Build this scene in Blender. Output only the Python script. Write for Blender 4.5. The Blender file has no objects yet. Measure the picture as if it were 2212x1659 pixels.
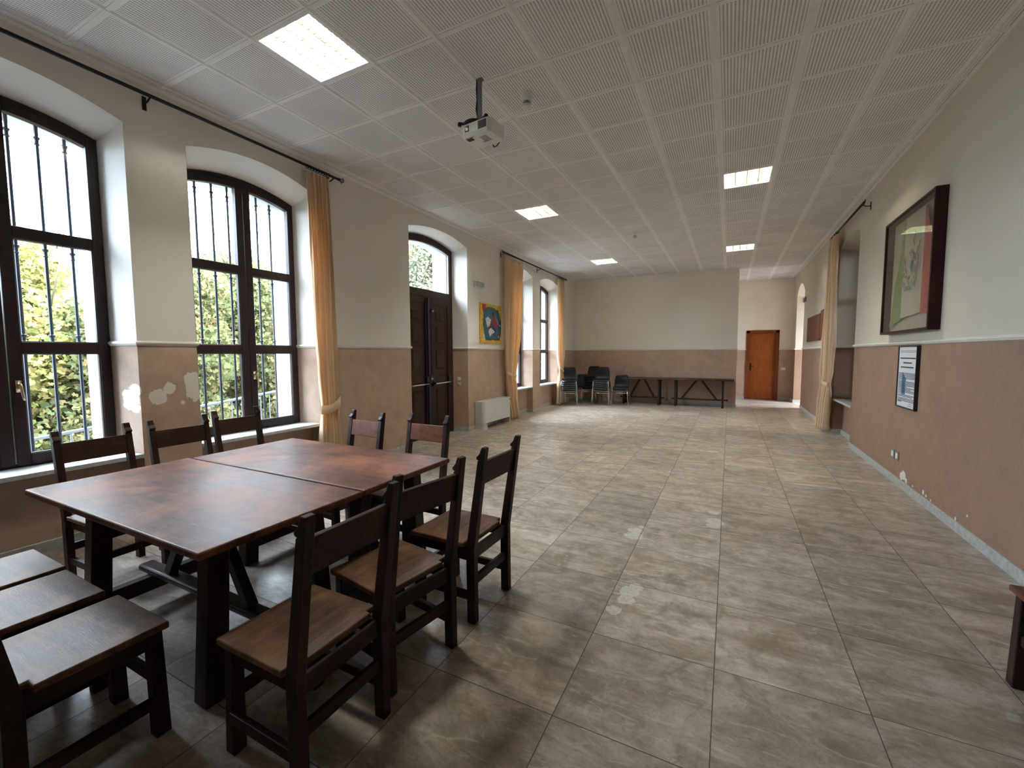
import bpy, bmesh, math, random
from mathutils import Vector, Matrix
import numpy as np
random.seed(7)
sc = bpy.context.scene
C = bpy.context.scene.collection
PI = math.pi

# ------------------------------------------------------------------ camera, world, exposure
W_PX, H_PX = 2212, 1659
YAW, PITCH, ROLL, FPX = 0.469463, -0.07108, -0.003857, 924.9
CAM = Vector((0.1636, -3.2760, 1.5025))
cy_, sy_, cp_, sp_ = math.cos(YAW), math.sin(YAW), math.cos(PITCH), math.sin(PITCH)
fwd = Vector((-sy_*cp_, cy_*cp_, sp_)); right = Vector((cy_, sy_, 0)); up = right.cross(fwd)
cr_, sr_ = math.cos(ROLL), math.sin(ROLL)
r2 = cr_*right + sr_*up; u2 = -sr_*right + cr_*up
cd = bpy.data.cameras.new('camera'); cam = bpy.data.objects.new('camera', cd); C.objects.link(cam)
cd.sensor_fit = 'HORIZONTAL'; cd.sensor_width = 36.0; cd.lens = FPX/W_PX*36.0
cd.clip_start = 0.02; cd.clip_end = 200
m = Matrix.Identity(4)
for i, v in enumerate((r2, u2, -fwd)):
    for j in range(3): m[j][i] = v[j]
m.translation = CAM
cam.matrix_world = m
sc.camera = cam
sc.view_settings.view_transform = 'Standard'; sc.view_settings.look = 'None'
sc.view_settings.gamma = 1.0; sc.view_settings.use_curve_mapping = False
sc.view_settings.exposure = 2.18

world = bpy.data.worlds.new('sky'); sc.world = world; world.use_nodes = True
wn = world.node_tree.nodes; wl = world.node_tree.links
for n in list(wn): wn.remove(n)
wo = wn.new('ShaderNodeOutputWorld'); wb = wn.new('ShaderNodeBackground')
wg = wn.new('ShaderNodeTexCoord'); ws = wn.new('ShaderNodeSeparateXYZ'); wr = wn.new('ShaderNodeValToRGB')
wl.new(wg.outputs['Generated'], ws.inputs[0]); wl.new(ws.outputs['Z'], wr.inputs[0])
wr.color_ramp.elements[0].position = 0.0; wr.color_ramp.elements[0].color = (0.50, 0.62, 0.78, 1)
wr.color_ramp.elements[1].position = 0.45; wr.color_ramp.elements[1].color = (0.74, 0.86, 1.0, 1)
e = wr.color_ramp.elements.new(0.10); e.color = (0.62, 0.75, 0.92, 1)
wl.new(wr.outputs[0], wb.inputs['Color']); wb.inputs['Strength'].default_value = 9.8
wl.new(wb.outputs[0], wo.inputs[0])
cyc = sc.cycles
cyc.max_bounces = 7; cyc.diffuse_bounces = 5; cyc.glossy_bounces = 3; cyc.transmission_bounces = 4
cyc.transparent_max_bounces = 10; cyc.caustics_reflective = False; cyc.caustics_refractive = False
cyc.sample_clamp_indirect = 8.0; cyc.use_denoising = True
try: cyc.denoiser = 'OPENIMAGEDENOISE'
except Exception: pass

def portal(name, loc, rot, sx, sy):
    l = bpy.data.lights.new(name, 'AREA'); l.shape = 'RECTANGLE'; l.size = sx; l.size_y = sy
    l.cycles.is_portal = True
    o = bpy.data.objects.new(name, l); o.location = loc; o.rotation_euler = rot; C.objects.link(o)

# room constants (metres)
XL, XR, YF, HC = -4.31, 1.90, 10.05, 3.793
YB = -5.6
XFR = -4.60          # inner face of the window frames
DADO = 1.58
XP = 0.345           # right end of the far wall, the passage begins here
YA = 12.55           # back wall of the passage
WINS = [(-2.137, 0.67), (-0.342, 0.67), (6.045, 0.67), (7.85, 0.67)]
DOORC, DOORH = 2.855, 0.825
RWIN = (5.79, 0.66)  # niche window in the right wall
RARC = (11.22, 0.72) # arched passage in the right wall
for i, (c, h) in enumerate(WINS):
    portal('window_daylight', (-4.72, c, 2.0), (0, -PI/2, 0), 2.7, 1.2)
portal('transom_daylight', (-4.72, DOORC, 3.0), (0, -PI/2, 0), 0.75, 1.4)
portal('passage_daylight', (4.25, 11.15, 1.7), (0, PI/2, 0), 2.5, 1.8)

# ------------------------------------------------------------------ materials
def srgb(*c):
    return tuple(((v/255)/12.92 if v/255 <= 0.04045 else ((v/255+0.055)/1.055)**2.4) for v in c) + (1.0,)

class NT:
    def __init__(self, name):
        self.m = bpy.data.materials.new(name); self.m.use_nodes = True
        self.t = self.m.node_tree; self.n = self.t.nodes; self.l = self.t.links
        for x in list(self.n): self.n.remove(x)
        self.out = self.n.new('ShaderNodeOutputMaterial')
        self.b = self.n.new('ShaderNodeBsdfPrincipled'); self.l.new(self.b.outputs[0], self.out.inputs[0])
    def pos(self):
        g = self.n.new('ShaderNodeNewGeometry'); return g.outputs['Position']
    def obj(self):
        g = self.n.new('ShaderNodeTexCoord'); return g.outputs['Object']
    def mapv(self, v, scale=(1,1,1), loc=(0,0,0), rot=(0,0,0)):
        k = self.n.new('ShaderNodeMapping'); self.l.new(v, k.inputs[0])
        k.inputs['Scale'].default_value = scale; k.inputs['Location'].default_value = loc; k.inputs['Rotation'].default_value = rot
        return k.outputs[0]
    def noise(self, v, scale=5, detail=4, rough=0.5, dist=0.0, col=False):
        k = self.n.new('ShaderNodeTexNoise'); self.l.new(v, k.inputs['Vector'])
        k.inputs['Scale'].default_value = scale; k.inputs['Detail'].default_value = detail
        k.inputs['Roughness'].default_value = rough; k.inputs['Distortion'].default_value = dist
        return k.outputs['Color' if col else 'Fac']
    def ramp(self, v, stops, interp='LINEAR'):
        k = self.n.new('ShaderNodeValToRGB'); self.l.new(v, k.inputs[0]); r = k.color_ramp; r.interpolation = interp
        while len(r.elements) > 1: r.elements.remove(r.elements[-1])
        for i, (p, c) in enumerate(stops):
            c = c if hasattr(c, '__len__') else (c, c, c, 1)
            e = r.elements[0] if i == 0 else r.elements.new(p)
            e.position = p; e.color = c
        return k.outputs[0]
    def math(self, op, a, b=None, c=None, clamp=False):
        k = self.n.new('ShaderNodeMath'); k.operation = op; k.use_clamp = clamp
        for i, x in enumerate((a, b, c)):
            if x is None: continue
            if isinstance(x, (int, float)): k.inputs[i].default_value = x
            else: self.l.new(x, k.inputs[i])
        return k.outputs[0]
    def sep(self, v):
        k = self.n.new('ShaderNodeSeparateXYZ'); self.l.new(v, k.inputs[0]); return k.outputs
    def comb(self, x, y, z):
        k = self.n.new('ShaderNodeCombineXYZ')
        for i, a in enumerate((x, y, z)):
            if isinstance(a, (int, float)): k.inputs[i].default_value = a
            else: self.l.new(a, k.inputs[i])
        return k.outputs[0]
    def mix(self, f, a, b, mode='MIX'):
        k = self.n.new('ShaderNodeMix'); k.data_type = 'RGBA'; k.blend_type = mode
        for s, x in ((0, f), (6, a), (7, b)):
            if isinstance(x, (int, float)): k.inputs[s].default_value = x
            elif isinstance(x, tuple): k.inputs[s].default_value = x
            else: self.l.new(x, k.inputs[s])
        return k.outputs[2]
    def bump(self, h, strength=0.2, dist=0.01):
        k = self.n.new('ShaderNodeBump'); k.inputs['Strength'].default_value = strength; k.inputs['Distance'].default_value = dist
        self.l.new(h, k.inputs['Height']); self.l.new(k.outputs[0], self.b.inputs['Normal'])
    def set(self, **kw):
        names = {'color': 'Base Color', 'rough': 'Roughness', 'metal': 'Metallic', 'spec': 'Specular IOR Level', 'coat': 'Coat Weight', 'coatr': 'Coat Roughness', 'trans': 'Transmission Weight', 'alpha': 'Alpha', 'em': 'Emission Color', 'ems': 'Emission Strength', 'sheen': 'Sheen Weight'}
        for k, v in kw.items():
            i = self.b.inputs[names[k]]
            if isinstance(v, (int, float, tuple)): i.default_value = v
            else: self.l.new(v, i)
        return self
    def vdist(self, v, p):
        k = self.n.new('ShaderNodeVectorMath'); k.operation = 'DISTANCE'; self.l.new(v, k.inputs[0]); k.inputs[1].default_value = p
        return k.outputs['Value']

def simple(name, color, rough=0.5, metal=0.0, var=0.08, scale=12, **kw):
    t = NT(name); v = t.obj(); nz = t.noise(v, scale, 3)
    lo = tuple(c*(1-var) for c in color[:3]) + (1,); hi = tuple(min(1, c*(1+var)) for c in color[:3]) + (1,)
    t.set(color=t.ramp(nz, [(0.3, lo), (0.7, hi)]), rough=rough, metal=metal, **kw)
    return t.m

# painted wall: cream above, brown wainscot paint below the dado line
def blob(t, v, spots, wob, thr=1.0):
    tot = None
    for (p, r) in spots:
        d = t.math('DIVIDE', t.vdist(v, p), r)
        d = t.math('ADD', d, t.math('MULTIPLY', t.math('SUBTRACT', wob, 0.5), 1.5))
        k = t.math('LESS_THAN', d, thr)
        tot = k if tot is None else t.math('MAXIMUM', tot, k)
    return tot

def make_wall(name, spots=(), scuffs=(), upper=(0.78, 0.735, 0.67, 1), lower=(0.46, 0.325, 0.245, 1)):
    t = NT(name); p = t.pos(); z = t.sep(p)[2]
    big = t.noise(p, 1.3, 5, 0.6); fine = t.noise(p, 60, 3, 0.6); mid = t.noise(p, 6, 6, 0.65)
    upc = t.mix(t.ramp(big, [(0.35, 0.0), (0.65, 1.0)]), tuple(c*0.95 for c in upper[:3])+(1,), upper)
    l2 = t.mix(t.ramp(mid, [(0.3, 0.0), (0.7, 1.0)]), tuple(c*0.84 for c in lower[:3])+(1,), tuple(c*1.08 for c in lower[:3])+(1,))
    l3 = t.mix(t.ramp(big, [(0.4, 0.0), (0.62, 0.35)]), l2, (lower[0]*1.16, lower[1]*1.12, lower[2]*1.15, 1))
    col = t.mix(t.math('LESS_THAN', z, DADO), upc, l3)
    col = t.mix(t.math('MULTIPLY', t.math('SUBTRACT', fine, 0.5), 0.20), col, (0.9, 0.88, 0.85, 1))
    if scuffs:
        wob = t.noise(p, 9, 5, 0.6)
        col = t.mix(blob(t, p, scuffs, wob), col, (0.10, 0.07, 0.05, 1)) if False else col
    if spots:
        wob = t.noise(p, 14, 8, 0.72)
        col = t.mix(blob(t, p, spots, wob), col, (0.74, 0.69, 0.64, 1))
    t.set(color=col, rough=0.72, spec=0.3)
    t.bump(fine, 0.10, 0.004)
    return t.m
M = {}
M['wall_left'] = make_wall('left wall paint', upper=(0.80, 0.755, 0.70, 1), spots=[((-4.31,-1.34,1.13),.07),((-4.31,-1.25,1.20),.055),((-4.31,-1.06,1.27),.07),((-4.31,-1.04,1.17),.09),((-4.31,-1.08,1.30),.03),((-4.31,-1.05,1.08),.02),((-4.31,-1.15,1.065),.018),((-4.42,-1.49,1.12),.10),((-4.36,-1.48,1.20),.06),((-4.37,-1.48,1.05),.05)])
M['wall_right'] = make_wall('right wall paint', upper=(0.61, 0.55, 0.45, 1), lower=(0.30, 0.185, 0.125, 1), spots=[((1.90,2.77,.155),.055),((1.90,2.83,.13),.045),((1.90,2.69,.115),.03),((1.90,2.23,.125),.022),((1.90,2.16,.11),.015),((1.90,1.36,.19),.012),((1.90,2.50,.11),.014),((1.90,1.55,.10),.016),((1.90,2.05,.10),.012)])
M['wall'] = make_wall('wall paint', upper=(0.84, 0.775, 0.675, 1))
M['plaster'] = simple('outside plaster', (0.55, 0.56, 0.58, 1), 0.8, var=0.03)
M['stone'] = simple('grey stone skirting', (0.42, 0.42, 0.40, 1), 0.45, var=0.2, scale=25)
M['sill'] = simple('grey sill stone', (0.50, 0.52, 0.53, 1), 0.35, var=0.12, scale=40)
M['trim'] = simple('cream moulding paint', (0.72, 0.69, 0.62, 1), 0.5, var=0.04)

def make_floor():
    t = NT('stone floor tiles'); p = t.pos(); X, Y, Z = t.sep(p)[0:3]
    u = t.math('DIVIDE', t.math('SUBTRACT', X, 0.1408), 0.5923); v = t.math('DIVIDE', t.math('ADD', Y, 0.5205), 0.5923)
    fu, fv = t.math('FLOOR', u), t.math('FLOOR', v)
    wn_ = t.n.new('ShaderNodeTexWhiteNoise'); wn_.noise_dimensions = '3D'; t.l.new(t.comb(fu, fv, 3.0), wn_.inputs[0])
    rnd = wn_.outputs['Value']; rc = wn_.outputs['Color']
    # each tile samples its own piece of the stone pattern
    vm = t.n.new('ShaderNodeVectorMath'); vm.operation = 'MULTIPLY_ADD'; t.l.new(rc, vm.inputs[0]); vm.inputs[1].default_value = (37, 41, 29); t.l.new(p, vm.inputs[2])
    q = vm.outputs[0]
    st = t.mapv(q, (1.2, 3.6, 1.0), rot=(0, 0, 0.12))
    n1 = t.noise(st, 1.9, 8, 0.66, 0.9); n2 = t.noise(q, 8, 9, 0.78, 0.3); n3 = t.noise(q, 60, 4, 0.7); n4 = t.noise(st, 4.5, 6, 0.6, 1.6)
    c1 = t.ramp(n1, [(0.25, (0.24,0.18,0.135,1)), (0.42, (0.40,0.32,0.255,1)), (0.55, (0.55,0.465,0.395,1)), (0.75, (0.69,0.62,0.555,1))])
    c2 = t.mix(t.ramp(n2, [(0.40, 0.0), (0.62, 0.55)]), c1, (0.20, 0.155, 0.11, 1))
    n5 = t.noise(q, 2.6, 7, 0.7, 1.2); c2 = t.mix(t.ramp(n5, [(0.50, 0.0), (0.64, 0.62)]), c2, (0.19, 0.145, 0.10, 1))
    c3 = t.mix(t.ramp(n4, [(0.56, 0.0), (0.66, 0.5)]), c2, (0.66, 0.60, 0.53, 1))
    c4 = t.mix(t.ramp(n3, [(0.58, 0.0), (0.75, 0.5)]), c3, (0.11, 0.09, 0.07, 1))
    br = t.math('ADD', t.math('MULTIPLY', rnd, 0.34), 0.86)
    c5 = t.mix(1.0, c4, t.comb(br, br, br), 'MULTIPLY')
    cracks = [((-0.36,-0.62,0),.062),((-0.36,-0.72,0),.052),((-0.33,-0.55,0),.045),((-0.40,-0.86,0),.045),((0.09,0.86,0),.075),((0.08,0.75,0),.055),((0.07,1.09,0),.05),((-0.51,0.35,0),.06),((-0.50,0.24,0),.07),((-0.47,0.45,0),.03),((-0.02,3.85,0),.07)]
    wob = t.noise(p, 16, 8, 0.7)
    c6 = t.mix(t.math('MULTIPLY', blob(t, p, cracks, wob), t.ramp(n3, [(0.35, 0.35), (0.6, 0.75)])), c5, (0.80, 0.76, 0.70, 1))
    def edge(w):
        f = t.math('FRACT', w); return t.math('MINIMUM', f, t.math('SUBTRACT', 1.0, f))
    e_ = t.math('MINIMUM', edge(u), edge(v))
    gr = t.math('LESS_THAN', e_, 0.0035)
    col = t.mix(gr, c6, (0.10, 0.085, 0.07, 1))
    rg = t.math('ADD', t.math('MULTIPLY', n2, 0.30), 0.20)
    t.set(color=col, rough=t.math('MAXIMUM', rg, t.math('MULTIPLY', gr, 0.8)), spec=0.5)
    h = t.math('SUBTRACT', t.math('ADD', t.math('MULTIPLY', n2, 0.5), t.math('MULTIPLY', n1, 0.8)), gr)
    t.bump(h, 0.22, 0.004)
    return t.m
M['floor'] = make_floor()

def make_ceiling():
    t = NT('perforated ceiling tiles'); p = t.pos(); X, Y, Z = t.sep(p)[0:3]
    fx = t.math('FRACT', t.math('DIVIDE', X, 0.6)); fy = t.math('FRACT', t.math('DIVIDE', Y, 0.6))
    def inside(f, a): return t.math('MULTIPLY', t.math('GREATER_THAN', f, a), t.math('LESS_THAN', f, 1-a))
    ins = t.math('MULTIPLY', inside(fx, 0.06), inside(fy, 0.05))
    s = t.math('ABSOLUTE', t.math('SUBTRACT', t.math('FRACT', t.math('MULTIPLY', fx, 25.0)), 0.5))
    slot = t.math('LESS_THAN', s, 0.21)
    d = t.math('LESS_THAN', t.math('ABSOLUTE', t.math('SUBTRACT', t.math('FRACT', t.math('MULTIPLY', fy, 40.0)), 0.5)), 0.42)
    hole = t.math('MULTIPLY', t.math('MULTIPLY', slot, d), ins)
    n = t.noise(p, 2.2, 4)
    base = t.mix(t.ramp(n, [(0.35, 0.0), (0.65, 1.0)]), (0.84, 0.81, 0.80, 1), (0.92, 0.89, 0.88, 1))
    t.set(color=t.mix(t.math('MULTIPLY', hole, 0.56), base, (0.10, 0.095, 0.095, 1)), rough=0.85, spec=0.2)
    t.bump(t.math('SUBTRACT', 1.0, hole), 0.5, 0.004)
    return t.m
M['ceiling'] = make_ceiling()
M['grid'] = simple('ceiling grid paint', (0.84, 0.82, 0.80, 1), 0.6, var=0.04)

def make_wood(name, dark, light, rough=0.42, scale=1.0, axis='X', scratch=True, spec=0.13):
    t = NT(name); v = t.obj()
    s = {'X': (1.2, 9, 9), 'Y': (9, 1.2, 9), 'Z': (9, 9, 1.2)}[axis]
    w = t.mapv(v, tuple(a*scale for a in s))
    n1 = t.noise(w, 2.0, 8, 0.62, 0.8); n2 = t.noise(t.mapv(v, tuple(a*scale*3 for a in s)), 6, 5, 0.6); n3 = t.noise(v, 3.5, 5, 0.6)
    c = t.ramp(n1, [(0.28, dark), (0.55, tuple((a+b)/2 for a, b in zip(dark, light))), (0.78, light)])
    c = t.mix(t.ramp(n2, [(0.5, 0.0), (0.72, 0.55)]), c, tuple(x*0.5 for x in dark[:3])+(1,))
    c = t.mix(t.ramp(n3, [(0.42, 0.0), (0.66, 0.75 if scratch else 0.15)]), c, tuple(min(1, x*1.5) for x in light[:3])+(1,))
    n4 = t.noise(v, 2.3, 6, 0.7, 0.8); c = t.mix(t.ramp(n4, [(0.50, 0.0), (0.68, 0.75 if scratch else 0.12)]), c, dark)
    r = t.math('ADD', t.math('MULTIPLY', n3, 0.22), rough-0.10)
    if scratch:
        sc_ = t.noise(t.mapv(v, (2.5*scale, 60*scale, 20), rot=(0, 0, 0.35)), 1.6, 3, 0.7)
        sm = t.ramp(sc_, [(0.70, 0.0), (0.735, 1.0)])
        c = t.mix(t.math('MULTIPLY', sm, 0.5), c, tuple(min(1, x*2.4+0.02) for x in light[:3])+(1,))
    t.set(color=c, rough=r, spec=spec)
    t.bump(t.math('ADD', n2, t.math('MULTIPLY', n1, 0.6)), 0.16, 0.003)
    return t.m
M['tabletop'] = make_wood('worn reddish table top', (0.040,0.015,0.010,1), (0.20,0.075,0.042,1), 0.42, 1.0, 'X')
M['darkwood'] = make_wood('dark stained wood', (0.014,0.008,0.007,1), (0.040,0.020,0.015,1), 0.36, 1.4, 'Z')
M['seatwood'] = make_wood('worn seat wood', (0.040,0.020,0.013,1), (0.21,0.105,0.058,1), 0.42, 1.6, 'X')
M['backwood'] = make_wood('worn back rest wood', (0.018,0.009,0.007,1), (0.055,0.025,0.018,1), 0.42, 1.6, 'X')
M['warmseat'] = make_wood('reddish worn seat wood', (0.075,0.026,0.014,1), (0.20,0.075,0.040,1), 0.34, 1.6, 'X')
M['trestlewood'] = make_wood('brown trestle wood', (0.016,0.009,0.007,1), (0.050,0.027,0.018,1), 0.5, 1.2, 'X')
M['trestletop'] = make_wood('brown trestle table top', (0.035,0.020,0.013,1), (0.10,0.058,0.036,1), 0.5, 1.2, 'X')
M['framewood'] = make_wood('dark brown window paint', (0.028,0.018,0.018,1), (0.040,0.026,0.026,1), 0.40, 0.6, 'Z', scratch=False)
M['doorwood'] = make_wood('dark brown door paint', (0.026,0.012,0.010,1), (0.046,0.022,0.018,1), 0.42, 0.6, 'Z', scratch=False)
M['orangewood'] = make_wood('orange door veneer', (0.34,0.10,0.030,1), (0.46,0.155,0.050,1), 0.35, 0.4, 'Z', scratch=False)
M['orangeframe'] = make_wood('brown door frame wood', (0.15,0.042,0.016,1), (0.22,0.068,0.026,1), 0.4, 0.5, 'Z', scratch=False)
M['plankwood'] = make_wood('rough red brown planks', (0.09,0.030,0.016,1), (0.22,0.085,0.045,1), 0.5, 0.8, 'Z', scratch=False)
M['picframe'] = make_wood('dark picture frame wood', (0.030,0.011,0.009,1), (0.065,0.022,0.018,1), 0.4, 0.6, 'Z', scratch=False)
M['iron'] = simple('grey painted iron', (0.022, 0.026, 0.034, 1), 0.5, 0.3)
M['blackiron'] = simple('black iron', (0.014, 0.013, 0.013, 1), 0.45, 0.4)
M['greyiron'] = simple('pale grey railing paint', (0.075, 0.08, 0.085, 1), 0.5)
M['chrome'] = simple('chrome tube', (0.62, 0.62, 0.60, 1), 0.22, 1.0, var=0.03)
M['brass'] = simple('brass', (0.55, 0.42, 0.26, 1), 0.3, 1.0)
M['steel'] = simple('brushed steel', (0.62, 0.62, 0.60, 1), 0.3, 0.8)
M['black'] = simple('black plastic', (0.012, 0.012, 0.013, 1), 0.4)
M['shell'] = simple('dark blue black plastic shell', (0.005, 0.007, 0.012, 1), 0.36, var=0.1, spec=0.25)
M['whiteplastic'] = simple('white plastic', (0.80, 0.80, 0.77, 1), 0.4, var=0.03)
M['greyplastic'] = simple('grey plastic', (0.20, 0.20, 0.19, 1), 0.5)
M['radiator'] = simple('cream enamel', (0.66, 0.67, 0.64, 1), 0.35, var=0.02)
M['lens'] = simple('dark glass', (0.01, 0.01, 0.012, 1), 0.08)
M['paper'] = simple('white paper', (0.66, 0.69, 0.72, 1), 0.5, var=0.02)
M['ink'] = simple('dark ink', (0.035, 0.045, 0.06, 1), 0.6)
M['paleink'] = simple('pale grey ink', (0.33, 0.33, 0.34, 1), 0.6)
M['blueprint'] = simple('blue print', (0.03, 0.15, 0.34, 1), 0.35)
M['board'] = simple('beige backing board', (0.36, 0.31, 0.23, 1), 0.7)
M['cable'] = simple('black cable', (0.01, 0.01, 0.01, 1), 0.5)

def make_fabric(name, color, trans, stripe=True):
    t = NT(name); v = t.obj(); n = t.noise(v, 90, 2); n2 = t.noise(t.mapv(v, (3, 3, 0.4)), 3, 3)
    c = t.mix(t.ramp(n2, [(0.3, 0.0), (0.7, 1.0)]), tuple(x*0.88 for x in color[:3])+(1,), color)
    t.set(color=c, rough=0.75, spec=0.2, sheen=0.2)
    tr = t.n.new('ShaderNodeBsdfTranslucent'); tr.inputs[0].default_value = trans
    mx = t.n.new('ShaderNodeMixShader'); mx.inputs[0].default_value = 0.28
    t.l.new(t.b.outputs[0], mx.inputs[1]); t.l.new(tr.outputs[0], mx.inputs[2]); t.l.new(mx.outputs[0], t.out.inputs[0])
    t.bump(n, 0.1, 0.002)
    return t.m
M['curtain'] = make_fabric('golden orange curtain cloth', (0.92, 0.73, 0.50, 1), (0.92, 0.62, 0.34, 1))
M['flag_green'] = make_fabric('faded green cloth', (0.20, 0.27, 0.07, 1), (0.1, 0.15, 0.03, 1))
M['flag_white'] = make_fabric('yellowed white cloth', (0.58, 0.51, 0.38, 1), (0.3, 0.28, 0.2, 1))
M['flag_red'] = make_fabric('faded red cloth', (0.46, 0.075, 0.055, 1), (0.25, 0.03, 0.02, 1))
M['embroid_g'] = simple('olive thread', (0.15, 0.15, 0.09, 1), 0.8)
M['embroid_b'] = simple('grey blue thread', (0.16, 0.21, 0.24, 1), 0.8)
M['embroid_r'] = simple('rust thread', (0.36, 0.14, 0.08, 1), 0.8)

def make_glass(name, tint=(1, 1, 1, 1), refl=0.06):
    t = NT(name); t.n.remove(t.b)
    tr = t.n.new('ShaderNodeBsdfTransparent'); tr.inputs[0].default_value = tint
    gl = t.n.new('ShaderNodeBsdfGlossy'); gl.inputs['Roughness'].default_value = 0.0
    g = t.n.new('ShaderNodeNewGeometry'); dt = t.n.new('ShaderNodeVectorMath'); dt.operation = 'DOT_PRODUCT'
    t.l.new(g.outputs['Normal'], dt.inputs[0]); t.l.new(g.outputs['Incoming'], dt.inputs[1])
    k5 = t.math('POWER', t.math('SUBTRACT', 1.0, t.math('ABSOLUTE', dt.outputs['Value'])), 5.0)
    fr = t.math('ADD', t.math('MULTIPLY', k5, 0.90), refl)     # thin pane: same from both sides
    mx = t.n.new('ShaderNodeMixShader')
    t.l.new(fr, mx.inputs[0]); t.l.new(tr.outputs[0], mx.inputs[1]); t.l.new(gl.outputs[0], mx.inputs[2]); t.l.new(mx.outputs[0], t.out.inputs[0])
    return t.m
M['glass'] = make_glass('window glass', (0.93, 0.97, 0.97, 1))
M['picglass'] = make_glass('picture glass', (0.95, 0.96, 0.95, 1))

def make_emit(name, color, strength):
    t = NT(name); t.set(color=(0.8, 0.8, 0.8, 1), em=color, ems=strength); return t.m
M['lamp'] = make_emit('lit fluorescent tube', (1.0, 0.98, 0.89, 1), 60.0)
M['lamppan'] = simple('white lamp housing', (0.80, 0.84, 0.70, 1), 0.5, var=0.02)
M['louvre'] = simple('pale lamp louvre', (0.11, 0.115, 0.08, 1), 0.4, var=0.02)

def make_leaf(name, stops):
    t = NT(name); g = t.n.new('ShaderNodeNewGeometry')
    p = t.pos(); n = t.noise(p, 0.9, 3, 0.6); k = t.math('ADD', t.math('MULTIPLY', g.outputs['Random Per Island'], 0.55), t.math('MULTIPLY', n, 0.5))
    c = t.ramp(k, stops)
    d = t.n.new('ShaderNodeBsdfDiffuse'); tr = t.n.new('ShaderNodeBsdfTranslucent'); mx = t.n.new('ShaderNodeMixShader'); mx.inputs[0].default_value = 0.45
    t.l.new(c, d.inputs[0]); t.l.new(c, tr.inputs[0]); t.l.new(d.outputs[0], mx.inputs[1]); t.l.new(tr.outputs[0], mx.inputs[2]); t.l.new(mx.outputs[0], t.out.inputs[0])
    return t.m
M['leaf_green'] = make_leaf('green and yellow leaves', [(0.15, (0.099,0.121,0.062,1)), (0.45, (0.156,0.173,0.075,1)), (0.70, (0.234,0.201,0.089,1)), (0.9, (0.296,0.173,0.094,1))])
M['leaf_yellow'] = make_leaf('yellow autumn leaves', [(0.15, (0.176,0.215,0.077,1)), (0.45, (0.290,0.287,0.099,1)), (0.70, (0.362,0.287,0.108,1)), (0.9, (0.380,0.235,0.108,1))])
M['leaf_dark'] = make_leaf('blue green leaves', [(0.15, (0.108,0.125,0.091,1)), (0.45, (0.170,0.181,0.129,1)), (0.75, (0.269,0.229,0.122,1)), (0.95, (0.354,0.242,0.129,1))])
M['bark'] = simple('bark', (0.10, 0.075, 0.055, 1), 0.9)
M['grass'] = simple('outside gravel', (0.13, 0.12, 0.10, 1), 0.9, var=0.3, scale=3)

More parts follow.
